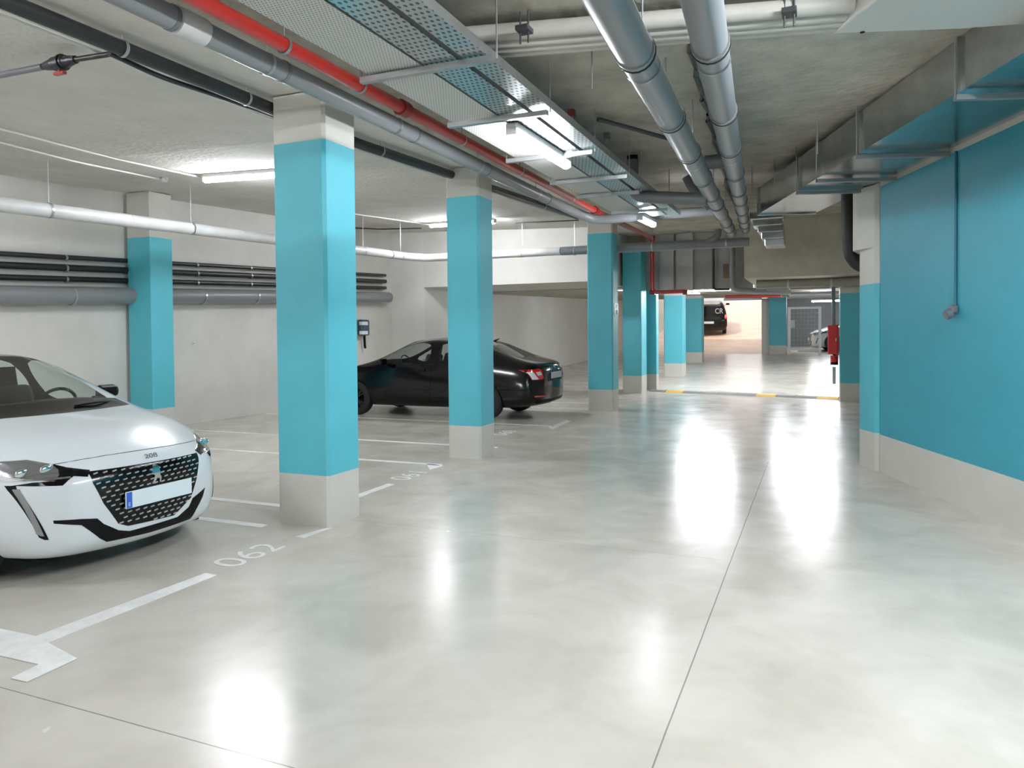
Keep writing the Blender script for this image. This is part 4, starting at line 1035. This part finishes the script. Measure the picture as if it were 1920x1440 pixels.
mirror(sd, 1.62, .88, 1.02, CARB)
for ax in (.93, 3.62):
    for s in (-1, 1): wheel(sd, ax, s, .775, r=.32, rim=mat('dark_alloy', (44, 45, 47), .35, metal=.6))
for s in (-1, 1):
    for xx in (1.62, 2.56, 3.5): seam([(-xx, .95), (-xx-.02, .6), (-xx+.02, .3)], sd, tr2, 'y', .003, 'door_seam', s)
    for xx in (2.35, 3.3):
        h = tr2.ray_cast(Vector((-xx, 3*s, .86)), Vector((0, -s, 0)))[0]; bm = BM(); box(bm, (h.x, h.y+.012*s, h.z), (.2, .03, .03)); link('door_handle', bm, CARB, sd, bevel=.01)
    h = seam([(-1.45, .985), (-3.6, 1.01)], sd, tr2, 'y', .006, 'window_trim', s)
h = tr2.ray_cast(Vector((-3.45, 0, 3)), Vector((0, 0, -1)))[0]
bm = BM(); cyl(bm, h, h+Vector((-.1, 0, .04)), .02, 8, .006)
link('roof_antenna', bm, MATTB, sd)
h = tr2.ray_cast(Vector((-4.3, .0, 3)), Vector((0, 0, -1)))[0]

# ---- black van on the ramp
VW = .96
van = [
 (0.0, .3, .5, .6, .68, .62, .66, .75, .6, .8, .82), (.05, .3, .35, .75, .82, .62, .8, .85, .74, .9, .92), (.3, .25, .3, .82, .92, .65, .88, .98, .8, 1.03, 1.06),
 (.8, .2, .28, .86, .95, .7, .92, 1.12, .84, 1.17, 1.2), (1.6, .1, .28, .86, .96, .7, .94, 1.2, .74, 1.8, 1.86), (2.2, 0, .28, .86, .96, .7, .94, 1.2, .73, 1.86, 1.93), (4.2, 0, .28, .86, .96, .7, .94, 1.2, .73, 1.86, 1.92),
 (4.75, -.04, .3, .86, .96, .7, .94, 1.2, .74, 1.83, 1.88), (4.86, -.05, .33, .84, .95, .7, .92, 1.2, .78, 1.62, 1.66), (4.9, -.05, .4, .78, .93, .7, .9, 1.1, .82, 1.2, 1.22), (4.93, -.05, .48, .7, .86, .68, .82, .9, .74, 1.0, 1.02)]
vg = {3: (5, 7, 8), 4: (5,), 5: (5,), 7: (7, 8)}
rp_ = PY(1363, 631, 40.2); vx = rp_.x-.93; vz = zr+.17*(40.2-35.6)
vn = tag(empty('van', (vx-.68, 45.0, vz+.17*4.75)), 'black van with brake lamp lit driving up the ramp', 'van')
vn.rotation_euler = (0, -math.atan(.17), PI/2+.14)
bpy.context.view_layer.update()
body, tr3 = make_body('body', van, vg, VW, CARB, GLASSD, (.95, 3.95), vn, wr=.37)
for s in (-1, 1):
    o = patch('tail_lamp', [(s*.93, 1.2), (s*.82, 1.2), (s*.8, .95), (s*.9, .95)], tr3, 'x', REDL, vn, .01, sgn=-1)
    patch('brake_glow', [(s*.92, 1.17), (s*.83, 1.17), (s*.82, 1.03), (s*.9, 1.03)], tr3, 'x', BRAKE, o, .016, sgn=-1)
bm = BM(); bx(bm, (-4.97, -.26, .72), (-4.94, .26, .84)); link('number_plate', bm, PLATEW, vn)
RB = Matrix(((0, 0, -1), (-1, 0, 0), (0, 1, 0)))
hz = tr3.ray_cast(Vector((-9, -.5, 1.36)), Vector((1, 0, 0)))[0]
text_obj('rear_lettering', 'CR', .4, PLATEG, vn, .004, RB, (hz.x-.06, -.52, 1.38), sx=.8)
text_obj('rear_lettering', 'rent a car', .14, PLATEG, vn, .004, RB, (hz.x-.06, .15, 1.36), sx=.9) if False else None
mirror(vn, 1.5, .98, 1.3, MATTB)
for ax in (.95, 3.95):
    for s in (-1, 1): wheel(vn, ax, s, .82, r=.33)
# ---- second white car behind the gate
h2 = copy_tree(hb); h2['label'] = 'white car parked behind the gate, its nose and front wheel in view'
q = PY(1512, 640, 38.5)
h2.scale = (1.22, 1.22, 1.22); h2.location = (q.x+.1, 38.6, fz(38.6)); h2.rotation_euler = (0, 0, PI+.12)

# ------------------------------------------------------------------ light outside and render look
w = bpy.data.worlds.new('world'); SC.world = w; w.use_nodes = True
bg = w.node_tree.nodes['Background']; bg.inputs[0].default_value = (.93, .96, 1, 1); bg.inputs[1].default_value = 2.0
su = bpy.data.lights.new('sun', 'SUN'); su.energy = 2.2; su.angle = .05; su.color = (1, .86, .72); so = bpy.data.objects.new('sun', su); C.objects.link(so)
so.rotation_euler = (math.radians(38), math.radians(-28), 0)
SC.view_settings.view_transform = 'Standard'
SC.view_settings.look = 'None'
SC.view_settings.exposure = 0.1
SC.view_settings.gamma = 1.12
SC.cycles.use_denoising = True
SC.cycles.max_bounces = 8; SC.cycles.diffuse_bounces = 5; SC.cycles.glossy_bounces = 4; SC.cycles.transparent_max_bounces = 10
SC.cycles.sample_clamp_indirect = 6
SC.cycles.caustics_reflective = False; SC.cycles.caustics_refractive = False
